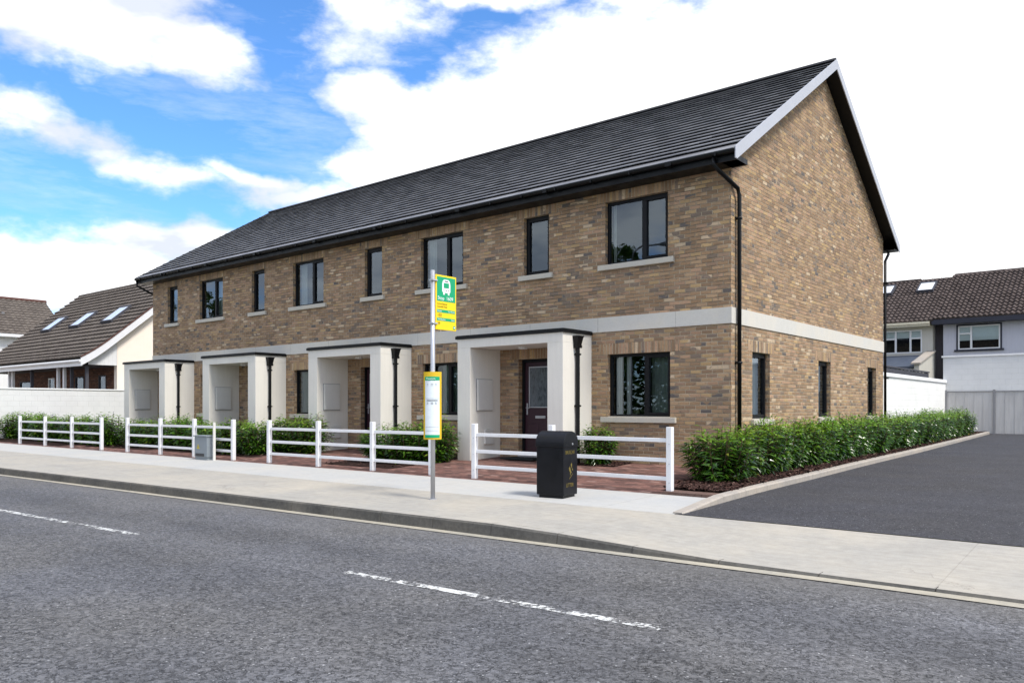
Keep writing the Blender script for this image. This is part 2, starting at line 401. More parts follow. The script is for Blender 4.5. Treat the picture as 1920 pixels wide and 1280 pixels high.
MT['chip'] = island('bark_chip', [(0, srgb(34, 24, 22)), (.5, srgb(58, 40, 36)), (.9, srgb(82, 60, 54)), (1, srgb(120, 98, 88))], .9, .1)
MT['bark'] = plain('stem_bark', srgb(88, 74, 56), .9, .1, 0, .3, 20)
MT['oldtile'] = None


def oldtile_mat(name, a, b, moss=(.5, .5, .4), k=.3):
    m, g = new_mat(name); P = pos(g)
    n = g.noise(P, 2.5, 6, .65); n2 = g.noise(P, 25, 4, .6)
    c = g.mix(g.rng(n, .35, .65), a, b)
    c = g.mix(g.m('MULTIPLY', g.rng(n2, .55, .75), k), c, moss)
    return finish(m, g, c, .9, .2, 0, n2, .5, .01)


MT['oldtile'] = oldtile_mat('weathered_brown_tile', srgb(82, 75, 70), srgb(108, 100, 93), srgb(128, 120, 108))
MT['oldtile2'] = oldtile_mat('weathered_pantile', srgb(60, 52, 50), srgb(90, 80, 77), srgb(160, 150, 140), .4)
MT['black'] = plain('black_upvc', srgb(9, 10, 13), .45, .25, 0, .08)
MT['frame'] = plain('anthracite_frame', srgb(11, 12, 16), .5, .25, 0, .06)
MT['bargeboard'] = plain('pale_grey_metal_verge', srgb(176, 178, 186), .45, .5, .1, .10, 2)
MT['white'] = plain('white_gloss_paint', srgb(226, 226, 228), .35, .45, 0, .05, 4)
MT['whitepvc'] = plain('white_upvc', srgb(222, 222, 222), .35, .45, 0, .04)
MT['creamtrim'] = plain('cream_trim', srgb(206, 198, 176), .5, .4, 0, .06)
MT['navy'] = plain('navy_trim', srgb(42, 44, 56), .5, .4, 0, .08)
MT['door'] = plain('aubergine_door', srgb(48, 19, 33), .38, .5, 0, .08, 3)
MT['steel'] = plain('brushed_steel', srgb(186, 188, 192), .36, .5, .6, .05, 2)
MT['greybox'] = plain('grey_cabinet_paint', srgb(128, 136, 142), .5, .4, 0, .08, 6)
MT['greypanel'] = render_mat('grey_fence_panel', srgb(196, 194, 192), .07, .16)
MT['greypost'] = plain('grey_post', srgb(136, 136, 138), .7, .3, 0, .08)
MT['darkfence'] = plain('dark_grey_timber', srgb(74, 74, 80), .8, .2, 0, .2, 8)
MT['slate'] = plain('slate_sheet', srgb(72, 80, 94), .5, .4, 0, .12, 5)
MT['bin'] = plain('black_bin_paint', srgb(12, 13, 19), .4, .3, 0, .25, 5, .05)
MT['gold'] = plain('gold_lettering', srgb(112, 98, 42), .5, .4, 0, .1)
MT['yellow'] = plain('sign_yellow', srgb(246, 208, 20), .4, .4, 0, .03)
MT['dullyellow'] = plain('faded_yellow', srgb(190, 172, 60), .5, .3, 0, .1)
MT['caseyellow'] = plain('case_yellow', srgb(216, 178, 36), .4, .4, 0, .05)
MT['green'] = plain('sign_green', srgb(0, 158, 108), .4, .4, 0, .03)
MT['signwhite'] = plain('sign_white', srgb(236, 240, 242), .35, .4, 0, .02)
MT['ink'] = plain('sign_ink', srgb(96, 78, 30), .5, .3, 0, .02)
MT['darkink'] = plain('dark_ink', srgb(60, 60, 62), .5, .3, 0, .02)
MT['paper'] = plain('timetable_paper', srgb(220, 228, 232), .25, .5, 0, .03)
MT['curtain'] = plain('pale_curtain', srgb(188, 190, 186), .9, .1, 0, .06)
MT['net'] = plain('net_curtain', srgb(122, 132, 126), .9, .1, 0, .06)
MT['blind'] = plain('roller_blind', srgb(214, 224, 218), .9, .1, 0, .04)
MT['room'] = plain('room_plaster', srgb(84, 82, 78), .9, .1, 0, .05)
MT['roomdark'] = plain('dark_room', srgb(34, 34, 36), .9, .1, 0, .1)
MT['meter'] = plain('meter_box_white', srgb(214, 212, 206), .45, .4, 0, .04)
MT['mat'] = plain('dark_doormat', srgb(44, 46, 46), .95, .1, 0, .2, 30)
MT['redtrim'] = plain('red_brown_verge_tile', srgb(92, 66, 60), .8, .2, 0, .15)
MT['ground'] = plain('rough_grass_ground', srgb(84, 92, 56), .95, .1, 0, .3, 2)


def glass_mat(name, base_r=.09, tint=(.80, .85, .84), rough=.0):
    m, g = new_mat(name)
    t = g.node('ShaderNodeBsdfTransparent', None, Color=tint)
    gl = g.node('ShaderNodeBsdfGlossy', None, Color=(.74, .87, 1.0), Roughness=rough)
    P = pos(g)
    b = g.node('ShaderNodeBump', None, Strength=.03, Distance=.02, Height=g.noise(P, 1.3, 2))
    g.set(gl.inputs['Normal'], b.outputs[0])
    fr = g.node('ShaderNodeFresnel', None, IOR=1.5)
    f = g.m('ADD', g.m('MULTIPLY', fr, 1.6), base_r, clamp=True)
    mx = g.node('ShaderNodeMixShader'); g.set(mx.inputs[0], f); g.set(mx.inputs[1], t); g.set(mx.inputs[2], gl)
    g.node('ShaderNodeOutputMaterial', None, Surface=mx)
    return m


MT['glass'] = glass_mat('window_glass', .055)
MT['glass_clear'] = glass_mat('clear_window_glass', .0, (.95, .96, .96))
MT['frost'] = None
def frost():
    m, g = new_mat('frosted_door_glass'); P = pos(g)
    n = g.noise(g.xyz(g.m('MULTIPLY', g.sep(P)[0], 22), 0.0, g.m('MULTIPLY', g.sep(P)[2], 5)), 1, 4)
    c = g.ramp(n, [(.3, srgb(40, 46, 52)), (.5, srgb(92, 100, 106)), (.7, srgb(54, 60, 66))])
    return finish(m, g, c, .15, .7, 0, n, .3, .01)
MT['frost'] = frost()
MT['skylight'] = plain('skylight_glass', srgb(214, 218, 224), .12, .6, 0, .02)  # pale base colour stands in for cloud reflected in the panes

# ------------------------------------------------------------------ mesh helpers
BASE = {}


class M:
    def __init__(s): s.v = []; s.f = []; s.mi = []
    def add(s, vs, fs, mi=0):
        o = len(s.v); s.v += [tuple(v) for v in vs]
        for f in fs: s.f.append([i + o for i in f]); s.mi.append(mi)
        return s
    def hexa(s, p, mi=0):      # 8 corner points, bottom ring then top ring
        return s.add(p, [(3, 2, 1, 0), (4, 5, 6, 7), (0, 1, 5, 4), (1, 2, 6, 5), (2, 3, 7, 6), (3, 0, 4, 7)], mi)
    def box(s, x0, x1, y0, y1, z0, z1, mi=0):
        return s.hexa([(x0, y0, z0), (x1, y0, z0), (x1, y1, z0), (x0, y1, z0), (x0, y0, z1), (x1, y0, z1), (x1, y1, z1), (x0, y1, z1)], mi)
    def fbox(s, f, u0, u1, w0, w1, z0, z1, mi=0):   # box in wall space mapped by f(u, depth, z)
        P = [(u0, w0, z0), (u1, w0, z0), (u1, w1, z0), (u0, w1, z0), (u0, w0, z1), (u1, w0, z1), (u1, w1, z1), (u0, w1, z1)]
        return s.hexa([f(*p) for p in P], mi)
    def prism(s, poly, vec, mi=0):     # extrude a planar polygon
        n = len(poly); a = [Vector(p) for p in poly]; b = [p + Vector(vec) for p in a]
        fs = [tuple(range(n))[::-1], tuple(range(n, 2 * n))] + [(i, (i + 1) % n, (i + 1) % n + n, i + n) for i in range(n)]
        return s.add(a + b, fs, mi)
    def tube(s, pts, r, n=10, mi=0, cap=True):
        pts = [Vector(p) for p in pts]; rings = []
        for i, p in enumerate(pts):
            t = (pts[min(i + 1, len(pts) - 1)] - pts[max(i - 1, 0)]).normalized()
            a = t.cross(Vector((0, 0, 1)))
            if a.length < .05: a = t.cross(Vector((1, 0, 0)))
            a.normalize(); b = t.cross(a)
            rr = r[i] if isinstance(r, (list, tuple)) else r
            rings.append([p + a * rr * cos(2 * pi * k / n) + b * rr * sin(2 * pi * k / n) for k in range(n)])
        fs = []
        for i in range(len(pts) - 1):
            for k in range(n): fs.append((i * n + k, i * n + (k + 1) % n, (i + 1) * n + (k + 1) % n, (i + 1) * n + k))
        if cap: fs += [tuple(range(n))[::-1], tuple(range((len(pts) - 1) * n, len(pts) * n))]
        return s.add([v for r_ in rings for v in r_], fs, mi)
    def build(s, name, mats, parent=None, smooth=False, recalc=True, bevel=0.0, loc=None):
        me = bpy.data.meshes.new(name)
        b = BASE.get(parent.name, Vector((0, 0, 0))) if parent else (Vector(loc) if loc else Vector((0, 0, 0)))
        me.from_pydata([tuple(Vector(v) - b) for v in s.v], [], s.f)
        if not isinstance(mats, (list, tuple)): mats = [mats]
        for m in mats: me.materials.append(MT[m] if isinstance(m, str) else m)
        me.polygons.foreach_set('material_index', s.mi)
        if recalc:
            bm = bmesh.new(); bm.from_mesh(me); bmesh.ops.recalc_face_normals(bm, faces=bm.faces); bm.to_mesh(me); bm.free()
        if smooth: me.polygons.foreach_set('use_smooth', [True] * len(me.polygons))
        me.update()
        o = bpy.data.objects.new(name, me); COL.objects.link(o)
        if parent: o.parent = parent
        elif loc: o.location = b
        BASE[o.name] = b
        if bevel:
            md = o.modifiers.new('edge', 'BEVEL'); md.width = bevel; md.segments = 2; md.limit_method = 'ANGLE'; md.angle_limit = rad(40)
        return o


def thing(name, label, cat, loc=(0, 0, 0), group=None):
    o = bpy.data.objects.new(name, None); COL.objects.link(o); o.location = loc; o.empty_display_size = .3
    o['label'] = label; o['category'] = cat
    if group: o['group'] = group
    BASE[o.name] = Vector(loc)
    return o


def tag(o, label, cat, group=None):
    o['label'] = label; o['category'] = cat
    if group: o['group'] = group
    return o


def struct(o, kind='structure'): o['kind'] = kind; return o


def text(name, s, size, org, xd, yd, mat, parent, align='LEFT', depth=.0008, sx=1.0):
    cu = bpy.data.curves.new(name, 'FONT'); cu.body = s; cu.size = size; cu.align_x = align; cu.extrude = depth; cu.resolution_u = 3
    tmp = bpy.data.objects.new(name, cu); COL.objects.link(tmp)
    dg = C.evaluated_depsgraph_get(); me = bpy.data.meshes.new_from_object(tmp.evaluated_get(dg))
    bpy.data.objects.remove(tmp)
    xd = Vector(xd).normalized(); yd = Vector(yd).normalized(); zd = xd.cross(yd); b = BASE[parent.name]
    for v in me.vertices:
        c = v.co.copy(); v.co = Vector(org) - b + xd * c.x * sx + yd * c.y + zd * c.z
    me.materials.clear(); me.materials.append(MT[mat])
    o = bpy.data.objects.new(name, me); COL.objects.link(o); o.parent = parent; BASE[o.name] = b
    return o


# ------------------------------------------------------------------ the ground, road, pavement
def yk(x): return 7.03 + .036 * (min(x, -2.0) + 3)
def zk(x):
    t = min(max((x + 6.2) / 3.6, 0), 1); t = t * t * (3 - 2 * t)
    return -.255 - .115 * t
def zdrive(y): return -.25 + .25 * (y - 9) / 29
DK = [(-4.69, 9.05), (-4.86, 11.9), (-4.93, 14.6), (-5.04, 17.7), (-5.17, 23.5), (-5.47, 32.5), (-5.68, 37.9)]
def xdk(y):
    for (xa, ya), (xb, yb) in zip(DK, DK[1:]):
        if y <= yb: return xa + (xb - xa) * (y - ya) / (yb - ya)
    return DK[-1][0]

struct(M().add([(-700, -700, -.48), (700, -700, -.48), (700, 700, -.48), (-700, 700, -.48)], [(0, 1, 2, 3)]).build('ground', 'ground'))
struct(M().add([(-160, -6.5, -.40), (80, -6.5, -.40), (80, 7.4, -.40), (-160, 7.4, -.40)], [(0, 1, 2, 3)]).build('road', 'road'))
# pavement sheet, gently falling to the kerb and dipping at the crossing
xs = [-160, -90, -50, -30, -20, -14, -10, -8] + [-7 + .35 * i for i in range(17)] + [0, 4, 10, 30, 80]
m = M(); NY = 6
for x in xs:
    for j in range(NY + 1):
        t = j / NY; y0 = yk(x) + .13; y = y0 + (9.0 - y0) * t
        m.v.append((x, y, zk(x) + (-.255 - zk(x)) * t))
for i in range(len(xs) - 1):
    for j in range(NY):
        a = i * (NY + 1) + j; m.f.append([a, a + NY + 1, a + NY + 2, a + 1]); m.mi.append(0)
struct(m.build('pavement', 'pavement'))
# kerb stones with open joints
m = M(); x = -60.0
while x < 14:
    L = .915; a, b = x + .004, x + L - .004
    j = random.uniform(-.003, .003)
    P = []
    for q in (a, b):
        P.append([(q, yk(q) - .015 + j, -.42), (q, yk(q) + j, zk(q) - .02), (q, yk(q) + .02 + j, zk(q) + .002), (q, yk(q) + .128, zk(q) + .002), (q, yk(q) + .128, -.42)])
    m.add(P[0] + P[1], [(0, 1, 2, 3, 4), (9, 8, 7, 6, 5)] + [(i, (i + 1) % 5, (i + 1) % 5 + 5, i + 5) for i in range(5)])
    x += L
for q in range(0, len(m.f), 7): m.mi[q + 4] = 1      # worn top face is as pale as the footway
struct(m.build('kerb', ['kerb', 'pavement'], recalc=True))
m = M()
for a, b in zip(xs[:-1], xs[1:]):
    m.add([(a, yk(a) - .14, -.394), (b, yk(b) - .14, -.394), (b, yk(b) + .01, -.392), (a, yk(a) + .01, -.392)], [(0, 1, 2, 3)])
    for q in range(6):
        p0, p1 = a + (b - a) * q / 6, a + (b - a) * (q + 1) / 6; wj = random.uniform(.004, .016)
        m.add([(p0, yk(p0) - .142 - wj, -.3955), (p1, yk(p1) - .142 - wj, -.3955), (p1, yk(p1) - .139, -.3945), (p0, yk(p0) - .139, -.3945)], [(0, 1, 2, 3)], 1)
struct(m.build('gutter_channel', ['channel', 'roomdark']))
# worn centre-line dashes
m = M()
def yc(x): return 4.62 + .055 * (x + 5)
for a, b in [(-26.0, -21.0), (-14.6, -9.3), (-5.72, -2.62), (1.5, 5.5)]:
    n = 12
    for i in range(n):
        p, q = a + (b - a) * i / n, a + (b - a) * (i + 1) / n
        m.add([(p, yc(p) - .05, -.396), (q, yc(q) - .05, -.396), (q, yc(q) + .05, -.396), (p, yc(p) + .05, -.396)], [(0, 1, 2, 3)])
struct(m.build('road_marking', 'paint'))
struct(M().add([(-160, 9.0, -.2545), (-4.79, 9.0, -.2545), (-4.79, 10.62, -.215), (-160, 10.62, -.215)], [(0, 1, 2, 3)]).build('footway_strip', 'strip'))
def zpv(y): return -.215 + .185 * (min(y, 14.0) - 10.62) / 3.38
m = M(); m.add([(-60, 10.62, -.215), (-5.72, 10.62, -.215), (-5.72, 10.75, -.207), (-6.0, 11.3, -.178), (-6.25, 12.0, zpv(12)), (-6.33, 13, zpv(13)), (-6.33, 14.2, -.03), (-60, 14.2, -.03)], [(0, 1, 2, 3, 4, 5, 6, 7)])
struct(m.build('block_paving', 'paver'))
# tarmac drive
m = M(); ysd = [9.0, 12, 16, 20, 26, 32, 38.2]
for y in ysd: m.v += [(xdk(y) - .05, y, zdrive(y) + .002), (14, y, zdrive(y) + .002)]
for i in range(len(ysd) - 1): m.f.append([2 * i, 2 * i + 1, 2 * i + 3, 2 * i + 2]); m.mi.append(0)
struct(m.build('driveway', 'drive'))
# edging stones of the drive
m = M(); y = 9.05
while y < 37.6:
    L = .45
    ya, yb = y + .003, min(y + L - .003, 37.7)
    P = []
    for q in (ya, yb):
        h = .10 if q > 10.4 else .015 + .085 * (q - 9.05) / 1.35
        X = xdk(q); Z = zdrive(q); k = .05 if q > 10 else .05
        P.append([(X, q, Z - .06), (X, q, Z + h - .02), (X - .02, q, Z + h), (X - .14, q, Z + h), (X - .14, q, Z - .06)])
    m.add(P[0] + P[1], [(0, 1, 2, 3, 4), (9, 8, 7, 6, 5)] + [(i, (i + 1) % 5, (i + 1) % 5 + 5, i + 5) for i in range(5)])
    y += L
struct(m.build('drive_edging', 'edging'))
# planting beds
def bed(name, poly, zf):
    m = M(); m.add([(x, y, zf(x, y)) for x, y in poly], [tuple(range(len(poly)))]); return struct(m.build(name, 'soil'))
L_ = [(-5.74, 10.72), (-6.0, 11.3), (-6.25, 12.0), (-6.33, 13), (-6.33, 14), (-6.33, 24.3), (-7.4, 24.4), (-7.4, 38)]
R_ = [(xdk(y) - .12, y) for y in (37.9, 32, 26, 20, 16, 13, 11, 10.62)]
m = M(); rows = []
for y in [10.93, 11.3, 12, 13, 14, 16, 20, 24.3, 24.31, 30, 38]:
    xl = -5.72 if y <= 10.72 else (-6.0 if y < 11.5 else (-6.25 if y < 12.5 else (-6.33 if y < 24.305 else -7.4)))
    rows.append([(xl, y, zdrive(y) + .05), ((xl + xdk(y) - .12) / 2, y, zdrive(y) + .085), (xdk(y) - .12, y, zdrive(y) + .07)])
for r in rows: m.v += r
for i in range(len(rows) - 1):
    for j in range(2): m.f.append([3 * i + j, 3 * i + j + 1, 3 * i + j + 4, 3 * i + j + 3]); m.mi.append(0)
struct(m.build('soil_bed', 'soil'))
for a, b, y0 in [(-14.75, -12.45, 11.15), (-20.1, -17.95, 11.35), (-9.2, -8.35, 13.2), (-27.6, -23.4, 11.3), (-36.4, -28.6, 10.9), (-22.8, -20.9, 11.4)]:
    m = M(); m.add([(a, y0, zpv(y0) + .006), (b, y0, zpv(y0) + .006), (b, 13.99, -.024), (a, 13.99, -.024)], [(0, 1, 2, 3)])
    struct(m.build('soil_bed', 'soil'))
m = M()
for i in range(10):
    for j in range(3):
        xx = -5.84 + i * .105; yy = 10.625 + j * .105
        if xx + .1 > xdk(yy) - .14: continue
        m.box(xx, xx + .101, yy, yy + .101, -.25, -.168 + random.uniform(-.002, .002))
struct(m.build('border_paving', 'pavdark', bevel=.004))
m = M(); rr = random.Random(3)
def chip(x, y, z):
    l, wd = rr.uniform(.015, .05), rr.uniform(.006, .016); a = rr.uniform(0, pi); t = rr.uniform(-.5, .5)
    ux, uy = cos(a) * l, sin(a) * l; vx, vy = -sin(a) * wd, cos(a) * wd; h = l * t
    m.add([(x - ux - vx, y - uy - vy, z - h), (x + ux - vx, y + uy - vy, z + h), (x + ux + vx, y + uy + vy, z + h + .006), (x - ux + vx, y - uy + vy, z - h + .006)], [(0, 1, 2, 3)])
for i in range(6500):
    y = 10.95 + 27 * rr.random() ** 1.7; xl = -5.75 if y < 10.9 else (-6.0 if y < 11.6 else -6.3); x = rr.uniform(xl, xdk(y) - .12)
    chip(x, y, zdrive(y) + .088 + rr.uniform(0, .012))
for i in range(1500):
    a, b, y0 = rr.choice([(-14.75, -12.45, 11.15), (-20.1, -17.95, 11.35), (-9.2, -8.35, 13.2), (-27.6, -23.4, 11.3)])
    y = rr.uniform(y0, 13.9); chip(rr.uniform(a, b), y, zpv(y) + .015)
o = m.build('bark_mulch', 'chip', recalc=False); struct(o, 'stuff')

# ------------------------------------------------------------------ terraced houses
YF, YB, YR = 14.0, 24.2, 19.1
EAVE_Y, EAVE_Z, SL = 13.55, 5.70, .611
def zroof(y): return EAVE_Z + SL * ((y if y <= YR else 2 * YR - y) - EAVE_Y)


def wall_cells(m, f, u0, u1, z0, z1, thick, holes, mi=0, inner=1):
    """solid wall with openings; outer face at depth 0, inner at depth thick"""
    us = sorted({u0, u1} | {h[0] for h in holes} | {h[1] for h in holes}); zs = sorted({z0, z1} | {h[2] for h in holes} | {h[3] for h in holes})
    def solid(i, j):
        if i < 0 or j < 0 or i >= len(us) - 1 or j >= len(zs) - 1: return False
        cu, cz = (us[i] + us[i + 1]) / 2, (zs[j] + zs[j + 1]) / 2
        return not any(h[0] < cu < h[1] and h[2] < cz < h[3] for h in holes)
    for i in range(len(us) - 1):
        for j in range(len(zs) - 1):
            if not solid(i, j): continue
            a, b, c, d = us[i], us[i + 1], zs[j], zs[j + 1]
            q = lambda *P, mi=mi: m.add([f(*p) for p in P], [(0, 1, 2, 3)], mi)
            q((a, 0, c), (b, 0, c), (b, 0, d), (a, 0, d))
            q((b, thick, c), (a, thick, c), (a, thick, d), (b, thick, d), mi=inner)
            if not solid(i - 1, j): q((a, thick, c), (a, 0, c), (a, 0, d), (a, thick, d))
            if not solid(i + 1, j): q((b, 0, c), (b, thick, c), (b, thick, d), (b, 0, d))
            if not solid(i, j - 1): q((a, 0, c), (a, thick, c), (b, thick, c), (b, 0, c))
            if not solid(i, j + 1): q((a, 0, d), (b, 0, d), (b, thick, d), (a, thick, d))


def wavy(m, f, u0, u1, z0, z1, w0, amp=.03, per=.11):
    n = max(6, int((u1 - u0) / per * 6)); P = []
    for i in range(n + 1):
        u = u0 + (u1 - u0) * i / n; w_ = w0 + amp * sin(2 * pi * (u - u0) / per) + amp * .4 * sin(5.3 * u)
        P += [f(u, w_, z0), f(u, w_, z1)]
    m.add(P, [(2 * i, 2 * i + 2, 2 * i + 3, 2 * i + 1) for i in range(n)])


def window(house, f, u0, u1, z0, z1, mull=None, sill=True, lintel=True, curtains=(), sillz=.11, frame='frame', sash='R', rec=.09, ov=.15):
    fr = .055; m = M(); w0, w1 = rec, rec + .07
    m.fbox(f, u0, u1, w0, w1, z0, z0 + fr); m.fbox(f, u0, u1, w0, w1, z1 - fr, z1)
    m.fbox(f, u0, u0 + fr, w0, w1, z0 + fr, z1 - fr); m.fbox(f, u1 - fr, u1, w0, w1, z0 + fr, z1 - fr)
    lights = [(u0 + fr, u1 - fr)]
    if mull:
        um = u0 + (u1 - u0) * mull
        m.fbox(f, um - .035, um + .035, w0, w1, z0 + fr, z1 - fr)
        lights = [(u0 + fr, um - .035), (um + .035, u1 - fr)]
    wd = m.build('window', frame, house, bevel=.004)
    a, b = lights[-1] if sash == 'R' else lights[0]
    s = M(); e = .04; za, zb = z0 + fr, z1 - fr
    s.fbox(f, a, b, w0 - .012, w1 - .01, za, za + e); s.fbox(f, a, b, w0 - .012, w1 - .01, zb - e, zb)
    s.fbox(f, a, a + e, w0 - .012, w1 - .01, za + e, zb - e); s.fbox(f, b - e, b, w0 - .012, w1 - .01, za + e, zb - e)
    s.build('sash', frame, wd, bevel=.004)
    for k, (a, b) in enumerate(lights):
        gm = M(); gm.add([f(a, w0 + .035, za), f(b, w0 + .035, za), f(b, w0 + .035, zb), f(a, w0 + .035, zb)], [(0, 1, 2, 3)])
        gm.build('pane', 'glass', wd, recalc=False)
    for (ca, cb, mt) in curtains:
        cm = M(); wavy(cm, f, ca, cb, z0 + .02, z1 - .02, w1 + .10, .022, .10); cm.build('curtain', mt, wd, smooth=True, recalc=False)
    if sill:
        sm = M(); sm.fbox(f, u0 - ov, u1 + ov, -.07, -.001, z0 - sillz, z0 - .002)
        sm.fbox(f, u0 + .001, u1 - .001, -.001, rec + .01, z0 - .0, z0 + .012)
        sm.build('sill', 'sillstone', wd, bevel=.006)
    if lintel:
        lm = M(); lm.fbox(f, u0 - .22, u1 + .22, -.004, -.0005, z1 + .003, z1 + .222)
        lm.build('lintel', 'soldier', wd)
    return wd


def make_house(key, x0, x1, dx, label, ends, curt):
    H = thing('terraced_house', label, 'house', ((x0 + x1) / 2, YF, 0), 'terraced houses in the brick row')
    f = lambda u, w_, z: (u, YF + w_, z)
    G_ = lambda u, w_, z: (x1 - w_, u, z)
    big = (-9.03 + dx, -7.58 + dx, 4.03, 5.33); small = (-11.19 + dx, -10.49 + dx, 4.03, 5.33)
    gf = (-8.97 + dx, -7.53 + dx, .89, 2.18); dr = (-11.35 + dx, -10.33 + dx, -.02, 2.17)
    m = M(); wall_cells(m, f, x0, x1, -.3, 5.60, .3, [big, small, gf, dr])
    gh = []
    if 'R' in ends:
        gh = [(14.98, 15.86, .85, 2.17), (18.78, 19.64, .85, 2.17), (22.68, 23.5, .85, 2.17)]
        wall_cells(m, G_, YF + .3, YB - .3, -.3, 5.60, .3, gh)
        m.prism([(x1, YF, 5.6), (x1, YB, 5.6), (x1, YB, zroof(YB) - .03), (x1, YR, zroof(YR) - .03), (x1, YF, zroof(YF) - .03)], (-.3, 0, 0))
    if 'L' in ends:
        m.prism([(x0, YF + .3, -.3), (x0, YB - .3, -.3), (x0, YB - .3, 5.6), (x0, YF + .3, 5.6)], (.3, 0, 0))
        m.prism([(x0, YF, 5.6), (x0, YB, 5.6), (x0, YB, zroof(YB) - .03), (x0, YR, zroof(YR) - .03), (x0, YF, zroof(YF) - .03)], (.3, 0, 0))
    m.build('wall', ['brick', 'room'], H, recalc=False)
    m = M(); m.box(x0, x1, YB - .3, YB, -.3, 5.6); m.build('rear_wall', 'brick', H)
    r = M()
    r.box(x0 + .31, x1 - .31, YF + .31, YB - .31, 2.55, 2.85); r.box(x0 + .31, x1 - .31, YF + .31, YB - .31, -.3, 0.0); r.box(x0 + .31, x1 - .31, 18.2, 18.3, 0, 2.55)
    r.box(x0 + .31, x1 - .31, 18.2, 18.3, 2.85, 5.5); r.box(x0 + .01, x0 + .3, YF + .31, YB - .31, 0, 5.5) if 'L' not in ends else None
    r.box(x0 + .31, x1 - .31, YF + .31, YB - .31, 5.5, 5.6)
    r.build('room_lining', 'room', H)
    # concrete band between the storeys
    b = M(); xe = x1 + (.02 if 'R' in ends else 0)
    b.box(x0, xe, YF - .022, YF - .0005, 2.65, 2.95)
    if 'R' in ends: b.box(x1 + .0005, x1 + .02, YF, YB + .02, 2.65, 2.95)
    b.build('stone_band', 'bandstone', H)
    window(H, f, *big, mull=.59, curtains=curt.get('big', ()))
    window(H, f, *small, curtains=curt.get('small', ()), ov=.12)
    window(H, f, *gf, mull=.59, curtains=curt.get('gf', ()), ov=.14)
    for i, h in enumerate(gh):
        window(H, G_, *h, curtains=[(h[0] + .04, h[1] - .04, 'curtain')] if i == 0 else ([(h[0] + .3, h[1] - .04, 'curtain')] if i == 1 else ()), ov=.08, rec=.09)
    # front door
    a, b2 = dr[0], dr[1]; dm = M(); w0 = .16
    dm.fbox(f, a + .07, b2 - .07, w0, w0 + .05, .03, 2.10)
    D = dm.build('door', 'door', H)
    dp = M()
    for (ua, ub, za, zb) in [(a + .17, a + .46, .22, .72), (b2 - .46, b2 - .17, .22, .72)]:
        dp.fbox(f, ua, ub, w0 - .012, w0 - .001, za, zb)
    dp.build('door_panel', 'door', D, bevel=.006)
    fm = M(); fm.fbox(f, a, a + .068, w0 - .03, w0 + .06, -.0, 2.17); fm.fbox(f, b2 - .068, b2, w0 - .03, w0 + .06, 0, 2.17)
    fm.fbox(f, a + .068, b2 - .068, w0 - .03, w0 + .06, 2.102, 2.17); fm.build('door_frame', 'frame', D, bevel=.004)
    gm = M(); gm.fbox(f, a + .21, b2 - .21, w0 - .012, w0 - .001, 1.10, 1.98); gm.build('door_glass', 'frost', D)
    gm = M()
    for (ua, ub, za, zb) in [(a + .19, a + .21, 1.08, 2.0), (b2 - .21, b2 - .19, 1.08, 2.0), (a + .21, b2 - .21, 1.08, 1.10), (a + .21, b2 - .21, 1.98, 2.0)]:
        gm.fbox(f, ua, ub, w0 - .02, w0 - .001, za, zb)
    gm.build('glazing_bead', 'steel', D)
    lp = M(); lp.fbox(f, (a + b2) / 2 - .14, (a + b2) / 2 + .14, w0 - .02, w0 - .001, .84, .90); lp.build('letterplate', 'steel', D, bevel=.004)
    hm = M(); hm.fbox(f, a + .115, a + .15, w0 - .012, w0 - .001, .92, 1.18)
    hm.tube([f(a + .13, w0 - .012, 1.08), f(a + .13, w0 - .05, 1.08), f(a + .235, w0 - .05, 1.075)], .009, 8); hm.build('door_handle', 'steel', D, smooth=False)
    st = M(); st.fbox(f, a, b2, -.03, w0 + .05, -.03, .028); st.build('threshold', 'steel', D)
    lm = M(); lm.fbox(f, a - .22, b2 + .22, -.004, -.0005, 2.175, 2.39); lm.build('door_lintel', 'soldier', D)
    # porch
    pl, il, ir, pr = -12.27 + dx, -11.89 + dx, -9.76 + dx, -9.37 + dx; yp = 12.97
    P = M(); P.box(pl, il, yp, YF - .001, -.25, 2.40); P.box(ir, pr, yp, YF - .001, -.25, 2.40); P.box(pl, pr, yp, YF - .001, 2.40, 2.60)
    PO = P.build('porch', 'render', H, bevel=.006)
    c = M(); c.box(pl - .04, pr + .04, yp - .04, YF - .022, 2.60, 2.665); c.box(pl - .02, pr + .02, yp - .02, YF - .022, 2.665, 2.68); c.build('porch_cap', 'black', PO, bevel=.005)
    mb = M(); mb.box(il + .0008, il + .012, 13.168, 13.712, 1.008, 1.722); mb.build('meter_box_shadow_line', 'greypost', PO)  # grey backing draws the shadow line round the meter box
    mb = M(); mb.box(il + .012, il + .045, 13.18, 13.70, 1.02, 1.71); mb.box(il + .045, il + .051, 13.20, 13.68, 1.04, 1.69); mb.build('meter_box', 'meter', PO, bevel=.006)
    mb = M(); mb.box(il + .001, il + .05, 13.42, 13.72, .26, .60); mb.build('meter_cover', 'meter', PO, bevel=.01)
    lt = M(); lt.tube([((il + ir) / 2, 13.5, 2.399), ((il + ir) / 2, 13.5, 2.35)], .09, 20); lt.build('porch_light', 'whitepvc', PO)
    ho = M(); ya, yb = 13.31, 13.51; yc_ = (ya + yb) / 2; X = pr
    ho.add([(X + .001, ya, 2.52), (X + .13, ya, 2.52), (X + .13, yb, 2.52), (X + .001, yb, 2.52), (X + .001, yc_ - .07, 2.36), (X + .10, yc_ - .07, 2.36), (X + .10, yc_ + .07, 2.36), (X + .001, yc_ + .07, 2.36)],
           [(0, 1, 2, 3), (7, 6, 5, 4), (0, 4, 5, 1), (1, 5, 6, 2), (2, 6, 7, 3), (3, 7, 4, 0)])
